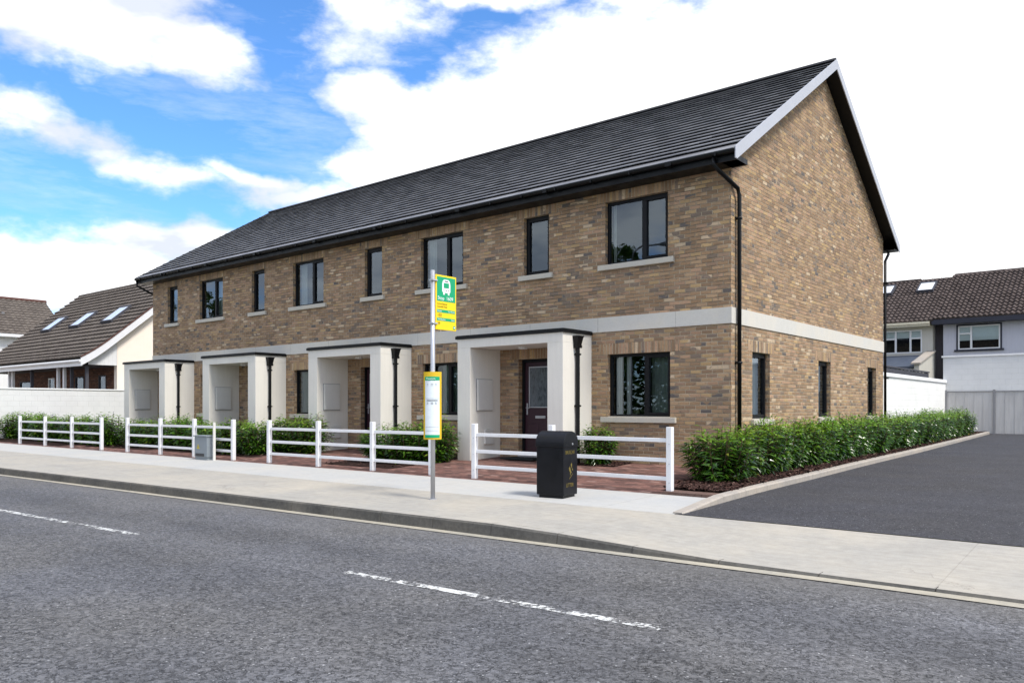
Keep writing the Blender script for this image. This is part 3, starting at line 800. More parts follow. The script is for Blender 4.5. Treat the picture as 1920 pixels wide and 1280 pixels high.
    ho.box(X + .001, X + .14, ya - .01, yb + .01, 2.52, 2.545); ho.box(X + .001, X + .11, yc_ - .08, yc_ + .08, 2.30, 2.36)
    HO = ho.build('rainwater_hopper', 'black', PO)
    dp = M(); dp.tube([(X + .06, yc_, 2.3), (X + .06, yc_, -.15)], .040, 14)
    for z in (2.15, 1.1, .1): dp.box(X + .001, X + .108, yc_ - .05, yc_ + .05, z, z + .035)
    dp.build('porch_downpipe', 'black', PO, smooth=False)
    # roof: deck, individual tiles, ridge
    xa = x0 - (.30 if 'L' in ends else 0); xb = x1 + (.30 if 'R' in ends else 0)
    dk = M()
    nrm = Vector((0, -SL, 1)).normalized(); nrm2 = Vector((0, SL, 1)).normalized()
    e0, e1 = EAVE_Y, 2 * YR - EAVE_Y
    dk.prism([(xa, e0, EAVE_Z), (xa, YR, zroof(YR)), (xa, e1, EAVE_Z), (xa, e1, EAVE_Z - .05), (xa, YR, zroof(YR) - .07), (xa, e0, EAVE_Z - .05)], (xb - xa, 0, 0))
    RF = dk.build('roof', 'black', H)
    sv = Vector((0, 1, SL)).normalized(); slen = (YR - e0) / sv.y; N = 22; gq = slen / N; TW = .30
    tm = M(); rt = random.Random(int(abs(x0) * 10))
    for side in (0, 1):
        S = sv if side == 0 else Vector((0, -1, SL)).normalized(); nn = nrm if side == 0 else nrm2; O = Vector((0, e0 if side == 0 else e1, EAVE_Z))
        for i in range(N):
            s0 = i * gq - (.045 if i == 0 else 0); s1 = min((i + 1) * gq + .09, slen)
            k0 = math.floor(xa / TW) - 1; off = .5 * (i % 2)
            k = k0
            while (k + off) * TW < xb:
                ta, tb = max((k + off) * TW + .0015, xa), min((k + off + 1) * TW - .0015, xb); k += 1
                if tb - ta < .03: continue
                j = rt.uniform(-.0025, .0025); hl, hh = .080 + j, .022; t = .018
                if i == 0: hl = .055
                a_, b_ = O + S * s0, O + S * s1
                q = []
                for (pp, h) in ((a_, hl - t), (b_, hh - t * .8), (b_, hh), (a_, hl)):
                    q.append(pp + nn * h)
                tm.hexa([Vector((ta, *q[0].yz)), Vector((tb, *q[0].yz)), Vector((tb, *q[1].yz)), Vector((ta, *q[1].yz)),
                         Vector((ta, *q[3].yz)), Vector((tb, *q[3].yz)), Vector((tb, *q[2].yz)), Vector((ta, *q[2].yz))])
    tm.build('roof_tiles', 'tile', RF, recalc=False)
    rg = M(); x = xa
    while x < xb - .01:
        xe2 = min(x + .45, xb); n = 8
        ring = [(.13 * cos(pi * k / n - .0), .085 * sin(pi * k / n)) for k in range(n + 1)]
        z0 = zroof(YR) + .05
        V = []
        for X in (x + .002, xe2 - .002):
            for (yy, zz) in ring: V.append((X, YR + yy, z0 + zz - .02))
        nn_ = n + 1
        rg.add(V, [(k, k + 1, k + 1 + nn_, k + nn_) for k in range(n)] + [tuple(range(nn_)), tuple(range(nn_, 2 * nn_))])
        x += .45
    rg.build('ridge', 'ridge', RF)
    fs = M(); fs.prism([(xa, e0 + .03, 5.53), (xa, e0 + .03, 5.69), (xa, e0 + .055, 5.69), (xa, e0 + .055, 5.55), (xa, YF - .001, 5.55), (xa, YF - .001, 5.53)], (xb - xa, 0, 0)); fs.build('fascia', 'black', H)
    fs = M(); fs.prism([(xa, e1 - .03, 5.53), (xa, e1 - .03, 5.69), (xa, e1 - .055, 5.69), (xa, e1 - .055, 5.55), (xa, YB + .001, 5.55), (xa, YB + .001, 5.53)], (xb - xa, 0, 0)); fs.build('fascia', 'black', H)
    gt = M(); n = 8; R = .062; zc, ycg = 5.70, e0 - .035
    V = []
    for X in (xa, xb):
        for rr_ in (R, R - .006):
            for k in range(n + 1):
                a_ = pi + pi * k / n; V.append((X, ycg + rr_ * cos(a_), zc + rr_ * sin(a_)))
    q = n + 1; F = [(k, k + 1, k + 1 + 2 * q, k + 2 * q) for k in range(n)] + [(q + k, q + k + 1, 3 * q + k + 1, 3 * q + k) for k in range(n)]
    F += [(0, 2 * q, 3 * q, q), (n, q + n, 3 * q + n, 2 * q + n)]
    if ends: F += [tuple(range(2 * q, 3 * q)), tuple(range(0, q))]
    gt.add(V, F)
    X = xa + .4
    while X < xb: gt.box(X, X + .03, ycg - R - .005, ycg + R, zc - .07, zc + .004); X += .9
    X = xa + 1.9
    while X < xb: gt.box(X, X + .10, ycg - R - .008, ycg + R, zc - .075, zc + .006); X += 2.9
    gt.build('gutter', 'black', H, recalc=False)
    if 'R' in ends:
        # verge: pale bargeboard on the outer face, black soffit below
        X = xb + .001
        for s_ in (1, -1):
            bb = M(); ya, yb = (e0, YR) if s_ == 1 else (e1, YR)
            bb.prism([(X, ya - .07 * s_, EAVE_Z + .045), (X, yb, zroof(YR) + .085), (X, yb, zroof(YR) - .15), (X, ya - .0 * s_, EAVE_Z - .17), (X, ya - .07 * s_, EAVE_Z - .17)], (.022, 0, 0))
            bb.build('bargeboard', 'bargeboard', H, bevel=.004)
        for s_ in (1, -1):
            so = M(); ya, yb = (e0 + .056, YR) if s_ == 1 else (e1 - .056, YR)
            so.prism([(x1 + .003, ya, zroof(ya) - .055), (x1 + .003, yb, zroof(YR) - .075), (x1 + .003, yb, zroof(YR) - .13), (x1 + .003, ya, zroof(ya) - .11)], (.296, 0, 0))
            so.build('verge_soffit', 'black', H)
        bx = M(); bx.box(x1 + .003, xb - .002, e0 + .056, YF + .05, 5.53, 5.62); bx.build('soffit_box', 'black', H)
        for y1, ys in ((YF + .32, e0 - .035), (YB + .10, e1 + .03)):
            dp = M()
            if y1 < 20: pts = [(x1 - .12, ys, 5.62), (x1 - .12, ys, 5.50), (x1 - .06, ys + .10, 5.40), (x1 + .075, YF + .13, 5.16), (x1 + .075, YF + .20, 5.05), (x1 + .075, YF + .20, -.15)]
            else: pts = [(x1 + .02, ys, 5.62), (x1 + .02, ys, 5.5), (x1 + .03, y1, 5.25), (x1 + .03, y1, -.1)]
            dp.tube(pts, .040, 14)
            for z in (4.6, 1.9):
                dp.box(x1 + .001, x1 + .118, pts[-1][1] - .043, pts[-1][1] + .043, z, z + .04)
            dp.build('downpipe', 'black', H, smooth=True)
    if 'L' in ends:
        X = xa - .023
        for s_ in (1, -1):
            bb = M(); ya, yb = (e0, YR) if s_ == 1 else (e1, YR)
            bb.prism([(X, ya - .05 * s_, EAVE_Z + .04), (X, yb, zroof(YR) + .08), (X, yb, zroof(YR) - .15), (X, ya, EAVE_Z - .17)], (.022, 0, 0))
            bb.build('bargeboard', 'black', H)
        dp = M(); dp.tube([(xa + .10, e0 - .035, 5.64), (xa + .10, e0 - .035, 5.45), (x0 - .02, YF - .10, 5.22), (x0 - .06, YF + .12, 5.15), (x0 - .06, YF + .12, 3.0)], .036, 12); dp.build('downpipe', 'black', H, smooth=True)
    return H


make_house('D', -12.15, -6.27, 0, 'near end brick house with gable wall, pale verge and black downpipe', 'R',
           dict(gf=[(-8.92, -8.78, 'curtain'), (-8.66, -8.56, 'curtain'), (-8.08, -7.60, 'net')], big=[(-8.98, -8.9, 'curtain')]))
make_house('C', -17.60, -12.15, -5.48, 'mid-terrace brick house right behind the bus stop pole, second from gable', '',
           dict(big=[(-14.45, -14.2, 'curtain')], gf=[(-14.0, -13.2, 'net')]))
make_house('B', -23.02, -17.60, -10.87, 'mid-terrace brick house third from the gable, between two others', '',
           dict(big=[(-19.85, -19.55, 'curtain')], gf=[(-19.8, -19.3, 'net'), (-18.9, -18.5, 'curtain')]))
make_house('A', -28.40, -23.02, -16.14, 'far end brick house of the row, beside the cream-gabled bungalow', 'L',
           dict(big=[(-24.4, -23.9, 'curtain')]))
tag(M().box(-11.35, -10.45, 13.35, 13.85, -.045, -.012).build('doormat', 'mat', loc=(-10.9, 13.6, -.03), bevel=.003), 'dark doormat lying in the nearest porch before the aubergine door', 'doormat')


# ------------------------------------------------------------------ fences by the pavement
def rail_fence(xs_, label, y=10.76, z0=-.21, h=1.0):
    T = thing('rail_fence', label, 'fence', (xs_[0], y, z0), 'white rail fences along the footway')
    hw = .045
    for x in xs_:
        m = M(); m.box(x - hw, x + hw, y - hw, y + hw, z0, z0 + h); m.build('post', 'white', T, bevel=.008)
    for zr in (.80, .50, .22):
        m = M(); m.box(xs_[0] + .01, xs_[-1] - .01, y - .018, y + .018, z0 + zr - .031, z0 + zr + .031)
        m.build('rail', 'white', T, bevel=.006)
        k = M()
        for x in xs_: k.tube([(x + .01, y - hw + .002, z0 + zr - .055), (x + .01, y - hw - .006, z0 + zr - .055)], .008, 8)
        k.build('bolt_row', 'steel', T)
    return T


rail_fence([-31.6, -29.35, -27.2, -25.05], 'white three-rail fence farthest left, before the shrubs of the far end house')
rail_fence([-23.35, -21.4, -19.6, -17.75], 'white three-rail fence with the grey electrical cabinet standing against it')
rail_fence([-16.22, -14.36, -12.56, -10.86], 'white three-rail fence ending behind the bus stop pole and timetable')
rail_fence([-9.75, -8.0, -5.79], 'white three-rail fence behind the black litter bin, nearest the gable')

# ------------------------------------------------------------------ shrubs
def shrub_mesh(seed, R=.5, H=1.0, stems=64, per=34, leaf=.145, bare=False):
    r = random.Random(seed); L = M(); S = M()
    for s in range(stems):
        a = r.uniform(0, 2 * pi); rad_ = R * math.sqrt(r.random()) * r.uniform(.85, 1.08); hh = H * (r.uniform(.72, .99) if r.random() < .93 else r.uniform(.99, 1.07)) * (1 - .30 * (rad_ / R) ** 2)
        b0 = Vector((cos(a) * rad_ * .25, sin(a) * rad_ * .25, 0)); tip = Vector((cos(a) * rad_, sin(a) * rad_, hh))
        ctrl = Vector((cos(a) * rad_ * .95, sin(a) * rad_ * .95, hh * .35))
        pt = lambda t: b0 * (1 - t) ** 2 + ctrl * 2 * t * (1 - t) + tip * t * t
        S.tube([pt(0), pt(.35), pt(.7), pt(.97)], [.008, .006, .005, .003], 5, cap=False)
        for k in range(per):
            t = .08 + .92 * (k + r.random()) / per
            p = pt(t); tan = (pt(min(t + .05, 1)) - pt(t - .05)).normalized()
            th = k * 2.4 + r.uniform(-.4, .4); side = tan.orthogonal().normalized(); side.rotate(Matrix.Rotation(th, 3, tan))
            up = .25 + .6 * t ** 3
            out = Vector((cos(a), sin(a), 0)) * .35
            dr = (side + tan * up * r.uniform(.4, 1.2) + out + Vector((0, 0, r.uniform(-.5, .05)))).normalized()
            l = leaf * r.uniform(.7, 1.15) * (1 - .25 * (t > .93)); wd = l * r.uniform(.13, .165)
            w_ = dr.cross(tan).normalized() if dr.cross(tan).length > .01 else Vector((1, 0, 0)); nrm = w_.cross(dr)
            w_ = (w_ + nrm * r.uniform(-.4, .4)).normalized()
            p = p + side * r.uniform(0, .02)
            dz = -l * r.uniform(.05, .3)
            q0 = p; q1 = p + dr * l * .45 + w_ * wd - nrm * .1 * wd; q2 = p + dr * l * .45 - w_ * wd; qm = p + dr * l * .5 + nrm * wd * .35; q3 = p + dr * l + Vector((0, 0, dz))
            new = 1 if (t > .84 and p.z > .66 * H and r.random() < .75) else 0
            L.add([q0, q1, q3, q2, qm], [(0, 1, 4), (1, 2, 4), (2, 3, 4), (3, 0, 4)], new)
    return L, S


PROTO = []
for i in range(5):
    L, S = shrub_mesh(20 + i, .46 + .03 * (i % 2), 1.0, 70, 30)
    a = L.build('foliage', ['leaf', 'leafnew'], None, recalc=False); b = S.build('stems', 'bark', None, recalc=False, smooth=True)
    PROTO.append((a, b))
used = [False] * 5
rs = random.Random(11)


def shrub(x, y, z, w_, h, label, group, name='laurel_shrub'):
    i = rs.randrange(5); T = bpy.data.objects.new(name, None); COL.objects.link(T)
    T.location = (x, y, z); T.rotation_euler = (0, 0, rs.uniform(0, 6.28)); T.scale = (w_ / 1.0, w_ / 1.0, h)
    T['label'] = label; T['category'] = 'shrub'
    if group: T['group'] = group
    for o in PROTO[i]:
        if not used[i]: c = o
        else: c = o.copy(); COL.objects.link(c)
        c.parent = T
    used[i] = True
    return T


ordn = ['first', 'second', 'third', 'fourth', 'fifth', 'sixth', 'seventh', 'eighth', 'ninth', 'tenth', 'eleventh', 'twelfth', 'thirteenth', 'fourteenth',
        'fifteenth', 'sixteenth', 'seventeenth', 'eighteenth', 'nineteenth', 'twentieth', 'twenty-first', 'twenty-second', 'twenty-third', 'twenty-fourth', 'twenty-fifth', 'twenty-sixth', 'twenty-seventh', 'twenty-eighth']
y = 12.45; k = 0
while y < 34.2:
    x = -5.80 - .012 * (y - 12.4) + rs.uniform(-.05, .05)
    gap = 1.15 if abs(y - 25.6) < .4 else .82
    hh = (.97 if y < 14 else 1.08) * rs.uniform(.94, 1.07)
    last = y + gap >= 34.2
    lab = 'laurel shrub at the near end of the row beside the gable, lowest and widest' if k == 0 else ('laurel shrub at the far end of the row, next to the grey boundary fence' if last else
          'green laurel shrub, %s from the pavement in the row between gable and drive' % ordn[k])
    shrub(x, y, zdrive(y) + .05, (1.16 if k == 0 else 1.0) * rs.uniform(.95, 1.1), hh, lab, 'laurel shrubs in the row beside the drive')
    y += gap * rs.uniform(.93, 1.05); k += 1
FR = [(-35.6, 10.9, 1.2, 1.02, 'leafy shrub at the extreme left edge of the photo before the white wall'),
      (-35.5, 11.9, 1.25, 1.06, 'leafy shrub second from the left edge, before the white wall'),
      (-34.8, 12.4, 1.2, 1.06, 'leafy shrub just left of the first fence post from the left'),
      (-33.7, 12.0, 1.2, 1.02, 'leafy shrub behind the first bay of the leftmost fence'),
      (-32.2, 11.9, 1.2, 1.0, 'leafy shrub behind the second post of the leftmost fence'),
      (-30.8, 11.9, 1.15, .98, 'leafy shrub behind the middle bay of the leftmost fence'),
      (-29.4, 11.8, 1.2, 1.0, 'leafy shrub behind the third post of the leftmost fence'),
      (-28.1, 11.75, 1.2, 1.06, 'tall leafy shrub behind the last bay of the leftmost fence'),
      (-26.7, 11.7, 1.2, 1.04, 'leafy shrub at the right end of the leftmost fence'),
      (-25.4, 12.0, 1.05, .88, 'low shrub in front of the farthest porch opening'),
      (-24.4, 12.0, 1.05, .92, 'shrub at the right pillar of the farthest porch'),
      (-23.2, 12.1, 1.1, .98, 'shrub before the downpipe of the farthest porch'),
      (-22.1, 12.0, 1.1, 1.04, 'tallest shrub behind the fence with the grey cabinet'),
      (-21.1, 11.9, 1.0, .86, 'shrub directly behind the grey electrical cabinet'),
      (-20.2, 11.8, .95, .80, 'low sparse shrub right of the grey cabinet, before the second-farthest porch'),
      (-19.35, 11.8, 1.1, .98, 'dark shrub at the right end of the cabinet fence'),
      (-18.45, 11.9, 1.0, .92, 'dark shrub in the gap between the two middle fences'),
      (-18.3, 12.7, 1.1, 1.0, 'shrub below the ground floor window of the third house, left of its pair'),
      (-17.35, 12.75, 1.1, 1.0, 'shrub below the ground floor window of the third house, right of its pair'),
      (-13.75, 12.2, 1.15, .84, 'pale leafy shrub left of the timetable case, beside a porch downpipe'),
      (-12.95, 12.15, 1.1, .90, 'shrub directly behind the bus stop timetable case'),
      (-12.5, 12.5, 1.05, .98, 'dark shrub against the left pillar of the nearest porch'),
      (-8.87, 13.45, .78, .82, 'small shrub under the near ground floor window, behind the litter bin')]
for x, y, w_, h, lab in FR: shrub(x, y, zpv(y) - .01, w_ * 1.08, h * 1.07, lab, 'leafy shrubs in the front beds')

# ------------------------------------------------------------------ bus stop
BX, BY, BZ = -8.28, 8.23, -.255
T = thing('bus_stop', 'bus stop on a steel pole with yellow and green flag and timetable case', 'bus stop', (BX, BY, BZ))
m = M(); m.tube([(BX, BY, BZ), (BX, BY, 3.07)], .033, 24); m.build('pole', 'steel', T, smooth=True)
m = M(); m.tube([(BX, BY, 3.07), (BX, BY, 3.085)], .031, 24); m.tube([(BX, BY, BZ), (BX, BY, BZ + .012)], .055, 24); m.build('pole_cap', 'steel', T)
fx = BX + .012; y0, y1, z0, z1 = BY + .04, BY + .47, 2.225, 3.03
m = M(); m.box(fx - .012, fx + .010, y0, y1, z0, z1); FL = m.build('flag', 'yellow', T, bevel=.004)
m = M(); m.box(BX - .041, BX + .041, BY - .041, BY + .06, 2.93, 2.95); m.box(BX - .041, BX + .041, BY - .041, BY + .06, 2.30, 2.32); m.build('clamp', 'steel', T)
m = M(); m.box(fx + .0105, fx + .012, y0 + .02, y1 - .022, 2.645, 3.005); m.build('green_panel', 'green', FL)
def fpoly(name, pts, mat, dx_, par=FL):   # polygon on the flag face: u along +Y, v up, in metres from panel corner
    m = M(); m.prism([(fx + dx_, y0 + u, v) for u, v in pts], (.0015, 0, 0)); return m.build(name, mat, par)
cu = .215
body = [(cu - .085, 2.79), (cu - .085, 2.90), (cu - .075, 2.945), (cu - .045, 2.97), (cu + .045, 2.97), (cu + .075, 2.945), (cu + .085, 2.90), (cu + .085, 2.79), (cu + .065, 2.78),
        (cu + .065, 2.745), (cu + .035, 2.745), (cu + .03, 2.775), (cu - .03, 2.775), (cu - .035, 2.745), (cu - .065, 2.745), (cu - .065, 2.78)]
fpoly('bus_symbol', body, 'signwhite', .0122)
fpoly('bus_symbol_window', [(cu - .055, 2.845), (cu + .055, 2.845), (cu + .055, 2.92), (cu - .055, 2.92)], 'green', .0139)
fpoly('bus_symbol_window', [(cu - .035, 2.938), (cu + .035, 2.938), (cu + .035, 2.952), (cu - .035, 2.952)], 'darkink', .0139)
for q in (-.05, .05): fpoly('bus_symbol_lamp', [(cu + q + .011 * cos(t * pi / 4), 2.812 + .011 * sin(t * pi / 4)) for t in range(8)], 'greypost', .0139)
fpoly('bus_symbol_grille', [(cu - .02, 2.806), (cu + .02, 2.806), (cu + .02, 2.818), (cu - .02, 2.818)], 'greypost', .0139)
YD, ZD = (0, 1, 0), (0, 0, 1)
text('stop_number', 'Stop  1609', .074, (fx + .0135, y0 + .035, 2.668), YD, ZD, 'signwhite', FL)
text('place_name', 'Cul na Seamar', .036, (fx + .012, y0 + .025, 2.595), YD, ZD, 'ink', FL)
text('place_name', 'Connolly Road', .034, (fx + .012, y0 + .025, 2.555), YD, ZD, 'ink', FL)
for zb, a, b in ((2.478, 'Route', 'To / From'), (2.357, 'Terminates', 'Here')):
    m = M(); m.box(fx + .0105, fx + .012, y0 + .02, y1 - .03, zb, zb + .045); m.build('green_band', 'green', FL)
    text('band_text', a, .036, (fx + .0135, y0 + .03, zb + .011), YD, ZD, 'signwhite', FL)
    text('band_text', b, .034, (fx + .0135, y1 - .04, zb + .011), YD, ZD, 'signwhite', FL, align='RIGHT')
text('route_number', '102', .062, (fx + .012, y0 + .03, 2.418), YD, ZD, 'ink', FL)
text('route_number', '39', .056, (fx + .012, y0 + .03, 2.300), YD, ZD, 'ink', FL)
fpoly('round_emblem', [(.385 + .028 * cos(t * pi / 8), 2.272 + .028 * sin(t * pi / 8)) for t in range(16)], 'green', .0122)
fpoly('round_emblem', [(.385 + .018 * cos(a), 2.272 + .012 * sin(a)) for a in (0, 1.2, 2.4, 3.6, 4.8)], 'signwhite', .0139)
# timetable case: bulging lens-shaped case facing the road
cd = Vector((.62, -.785, 0)).normalized(); cr = Vector((0, 0, 1)).cross(cd); cr = Vector((-cd.y, cd.x, 0))
def lens(m, hw, z0, z1, off=0.0, bul=.055, n=14, back=True, d0=.04, mi=0):
    fr_ = [(hw * (-1 + 2 * i / n), d0 + off + bul * (1 - (-1 + 2 * i / n) ** 2 * (hw / .13) ** 2)) for i in range(n + 1)]
    bk = [(hw, d0 - .02), (-hw, d0 - .02)]
    if not back: bk = [(u, w_ - .003) for u, w_ in fr_[::-1]]
    P = [(Vector((BX, BY, z0)) + cr * u + cd * w_) for u, w_ in fr_ + bk]
    m.prism(P, (0, 0, z1 - z0), mi)
m = M(); lens(m, .13, .62, 1.60, 0); TT = m.build('timetable_case', 'caseyellow', T)
m = M(); lens(m, .104, .652, 1.53, .002, back=False); m.build('timetable_sheet', 'paper', TT)
m = M(); lens(m, .106, 1.475, 1.53, .004, back=False); m.build('green_header', 'green', TT)
m = M(); lens(m, .106, .645, .688, .004, back=False); m.build('green_footer', 'green', TT)
m = M(); lens(m, .080, 1.178, 1.190, .004, back=False)
for z in (1.21, .80, .745): lens(m, .095, z, z + .002, .004, back=False)
m.build('printed_line', 'darkink', TT)
for i, u in enumerate((-.075, -.03, .015, .06)):
    pass
o = Vector((BX, BY, 0)) + cd * .104
text('header_text', 'Timetable', .034, tuple(o - cr * .085 + Vector((0, 0, 1.488))), cr, ZD, 'signwhite', TT)
mm = M()
for z in [1.155 - .012 * k for k in range(3)] + [1.42 - .02 * k for k in range(2)]:
    for u in (-.06, .0, .05):
        c = Vector((BX, BY, z)) + cr * u + cd * (.04 + .055 * (1 - (u / .13) ** 2) + .004)
        mm.add([c - cr * .018, c + cr * .018, c + cr * .018 + Vector((0, 0, .005)), c - cr * .018 + Vector((0, 0, .005))], [(0, 1, 2, 3)])
mm.build('printed_text', 'greypost', TT, recalc=False)

# ------------------------------------------------------------------ litter bin
NB = Vector((-6.77, 9.39, -.253)); ang = rad(5); XA = Vector((cos(ang), sin(ang), 0)); YA = Vector((-sin(ang), cos(ang), 0)); ZA = Vector((0, 0, 1))
T = thing('litter_bin', 'black litter bin with a rounded top and gold lettering', 'litter bin', tuple(NB - XA * .24 + YA * .2))
def bf(u, w_, z): return NB - XA * (.47 - u) + YA * w_ + ZA * z     # u 0..0.47 along front, w_ 0..0.40 deep
m = M(); m.fbox(bf, .03, .44, .03, .37, 0, .07); m.build('plinth', 'bin', T)
m = M(); m.fbox(bf, 0, .47, 0, .40, .05, .76); BD = m.build('body', 'bin', T, bevel=.012)
m = M(); n = 20; pr_ = []
for k in range(n + 1):
    t = pi * k / n; pr_.append((.20 - .212 * cos(t), .80 + .19 * sin(t)))
pr_ = [(-.012, .755)] + pr_ + [(.412, .755)]
m.prism([bf(-.012, a, b) for a, b in pr_], XA * .494); m.build('hood', 'bin', T, bevel=.008, smooth=False)
m = M(); m.fbox(bf, .08, .39, -.016, -.011, .785, .86) ; m.build('hood_slot', 'darkink', T) if False else None
m = M(); m.fbox(bf, .02, .45, -.004, -.001, .10, .72); m.build('front_door', 'bin', BD, bevel=.003)
tx = bf(.47, 0, 0) + XA * .0015
text('gold_text', 'BRUSCAR', .075, tuple(tx + YA * .05 + ZA * .655), YA, ZA, 'gold', BD, sx=.82)
text('gold_text', 'LITTER', .078, tuple(tx + YA * .07 + ZA * .175), YA, ZA, 'gold', BD, sx=.9)
m = M()
for P in ([(.20, .52), (.225, .56), (.245, .52), (.24, .46), (.215, .47)], [(.13, .46), (.16, .49), (.19, .45), (.21, .40), (.235, .37), (.20, .36), (.17, .38), (.14, .42)],
          [(.235, .46), (.275, .44), (.28, .40), (.25, .42)], [(.14, .26), (.27, .355), (.275, .345), (.147, .252)], [(.17, .37), (.20, .36), (.19, .32), (.175, .33)]):
    m.prism([tx + YA * (.205 + (u - .205) * .78) + ZA * (.41 + (v - .41) * .78) for u, v in P], XA * .0012)
m.build('gold_emblem', 'gold', BD)
m = M(); c = bf(.47, .23, .80) + XA * .013; m.tube([c, c + XA * .006], .016, 12); m.build('lock', 'steel', T)

# ------------------------------------------------------------------ electrical cabinet
T = thing('electrical_cabinet', 'small grey electrical cabinet with a yellow warning triangle against the fence', 'cabinet', (-18.630, 10.5, -.22))
m = M(); m.box(-18.950, -18.350, 10.40, 10.62, -.15, .36); cb = m.build('cabinet_body', 'greybox', T, bevel=.012)
m = M(); m.box(-18.970, -18.330, 10.38, 10.64, .36, .39); m.build('cabinet_lid', 'greybox', T, bevel=.005)
m = M(); m.box(-18.930, -18.370, 10.42, 10.60, -.235, -.15); m.build('cabinet_base', 'greybox', T)
m = M(); m.box(-18.880, -18.480, 10.392, 10.399, -.13, -.06); m.build('base_vent', 'darkink', T)
m = M(); m.prism([(-18.825, 10.394, .055), (-18.695, 10.394, .055), (-18.760, 10.394, .17)], (0, .004, 0)); wt = m.build('warning_triangle', 'dullyellow', T)
m = M(); m.prism([(-18.762, 10.392, .135), (-18.773, 10.392, .10), (-18.762, 10.392, .10), (-18.768, 10.392, .065), (-18.747, 10.392, .106), (-18.758, 10.392, .106), (-18.752, 10.392, .135)], (0, .002, 0)); m.build('lightning_mark', 'darkink', wt)
m = M(); m.box(-18.20, -18.165, 10.47, 10.53, -.235,   .72); tag(m.build('thin_post', 'meter', loc=(-18.260, 10.5, -.235), bevel=.004), 'thin pale grey post standing at the right side of the grey cabinet', 'post')


# ------------------------------------------------------------------ pantile roofs
def tiled(m, o, ud, sd_, W, L, gauge=.32, wave=.30, amp=.022, lift=.035, seg=6, seed=1, flare=None):
    """o lower-left corner on the roof plane, ud along the eave, sd_ up the slope (unit)"""
    o, ud, sd_ = Vector(o), Vector(ud).normalized(), Vector(sd_).normalized(); nn = ud.cross(sd_).normalized()
    if nn.z < 0: nn = -nn
    nc = max(1, round(L / gauge)); gq = L / nc; nu = max(2, int(W / wave * seg)); r = random.Random(seed)
    for i in range(nc):
        V = []; jit = r.uniform(-.004, .004)
        for k in range(nu + 1):
            u = W * k / nu; h = amp * (.5 + .5 * cos(2 * pi * u / wave)) if amp else 0
            tj = r.uniform(-.004, .004) if k % seg == 0 else 0
            a = o + ud * u + sd_ * (i * gq); b = o + ud * u + sd_ * ((i + 1) * gq + .02)
            if flare: a = a + Vector((0, 0, flare(i * gq))); b = b + Vector((0, 0, flare((i + 1) * gq)))
            V += [a + nn * .004, a + nn * (lift + h + jit + tj), b + nn * (.008 + h)]
        m.add(V, [(3 * k, 3 * k + 3, 3 * k + 4, 3 * k + 1) for k in range(nu)] + [(3 * k + 1, 3 * k + 4, 3 * k + 5, 3 * k + 2) for k in range(nu)])


def skylight(par, o, ud, sd_, wd, L):
    o, ud, sd_ = Vector(o), Vector(ud).normalized(), Vector(sd_).normalized(); nn = ud.cross(sd_).normalized()
    if nn.z < 0: nn = -nn
    o = o + nn * .09
    def bx(m, u0, u1, s0, s1, h0, h1):
        P = [o + ud * u + sd_ * s + nn * h for h in (h0 - .08 if h0 == 0 else h0, h1) for (u, s) in ((u0, s0), (u1, s0), (u1, s1), (u0, s1))]
        m.hexa(P)
    m = M(); bx(m, 0, wd, 0, .08, 0, .11); bx(m, 0, wd, L - .08, L, 0, .13); bx(m, 0, .07, .08, L - .08, 0, .11); bx(m, wd - .07, wd, .08, L - .08, 0, .11)
    s = m.build('skylight', 'darkfence', par)
    m = M(); bx(m, .07, wd - .07, .08, L - .08, .05, .095); m.build('skylight_pane', 'skylight', s)


def simple_window(par, f, u0, u1, z0, z1, bars, tm, sash_split=(), frame='whitepvc', surround=None, blind=0.0, blindmat='blind'):
    m = M(); e = .06
    m.fbox(f, u0, u1, -.02, .05, z0, z0 + e); m.fbox(f, u0, u1, -.02, .05, z1 - e, z1); m.fbox(f, u0, u0 + e, -.02, .05, z0 + e, z1 - e); m.fbox(f, u1 - e, u1, -.02, .05, z0 + e, z1 - e)
    for b in bars: m.fbox(f, b - e * .7, b + e * .7, -.02, .05, z0 + e, z1 - e)
    for a, b, z in sash_split: m.fbox(f, a, b, -.02, .05, z - e * .6, z + e * .6)
    wd = m.build('window', frame, par, bevel=.004)
    p = M(); p.add([f(u0 + e, .03, z0 + e), f(u1 - e, .03, z0 + e), f(u1 - e, .03, z1 - e), f(u0 + e, .03, z1 - e)], [(0, 1, 2, 3)]); p.build('pane', 'glass_clear', wd, recalc=False)
    rm = M(); rm.fbox(f, u0 + .01, u1 - .01, .12, .14, z0 + .01, z1 - .01); rm.build('dark_interior', 'roomdark', wd)
    if blind:
        bm = M(); bm.fbox(f, u0 + .05, u1 - .05, .07, .08, z1 - (z1 - z0) * blind, z1 - .02); bm.build('blind', blindmat, wd)
    if surround:
        sm = M(); t = .07
        sm.fbox(f, u0 - t, u1 + t, -.03, -.001, z1 + .001, z1 + t); sm.fbox(f, u0 - t, u0 - .001, -.03, -.001, z0, z1); sm.fbox(f, u1 + .001, u1 + t, -.03, -.001, z0, z1)
        sm.fbox(f, u0 - t - .08, u1 + t + .08, -.08, -.001, z0 - .09, z0 - .001); sm.build('window_surround', surround, wd)
    return wd


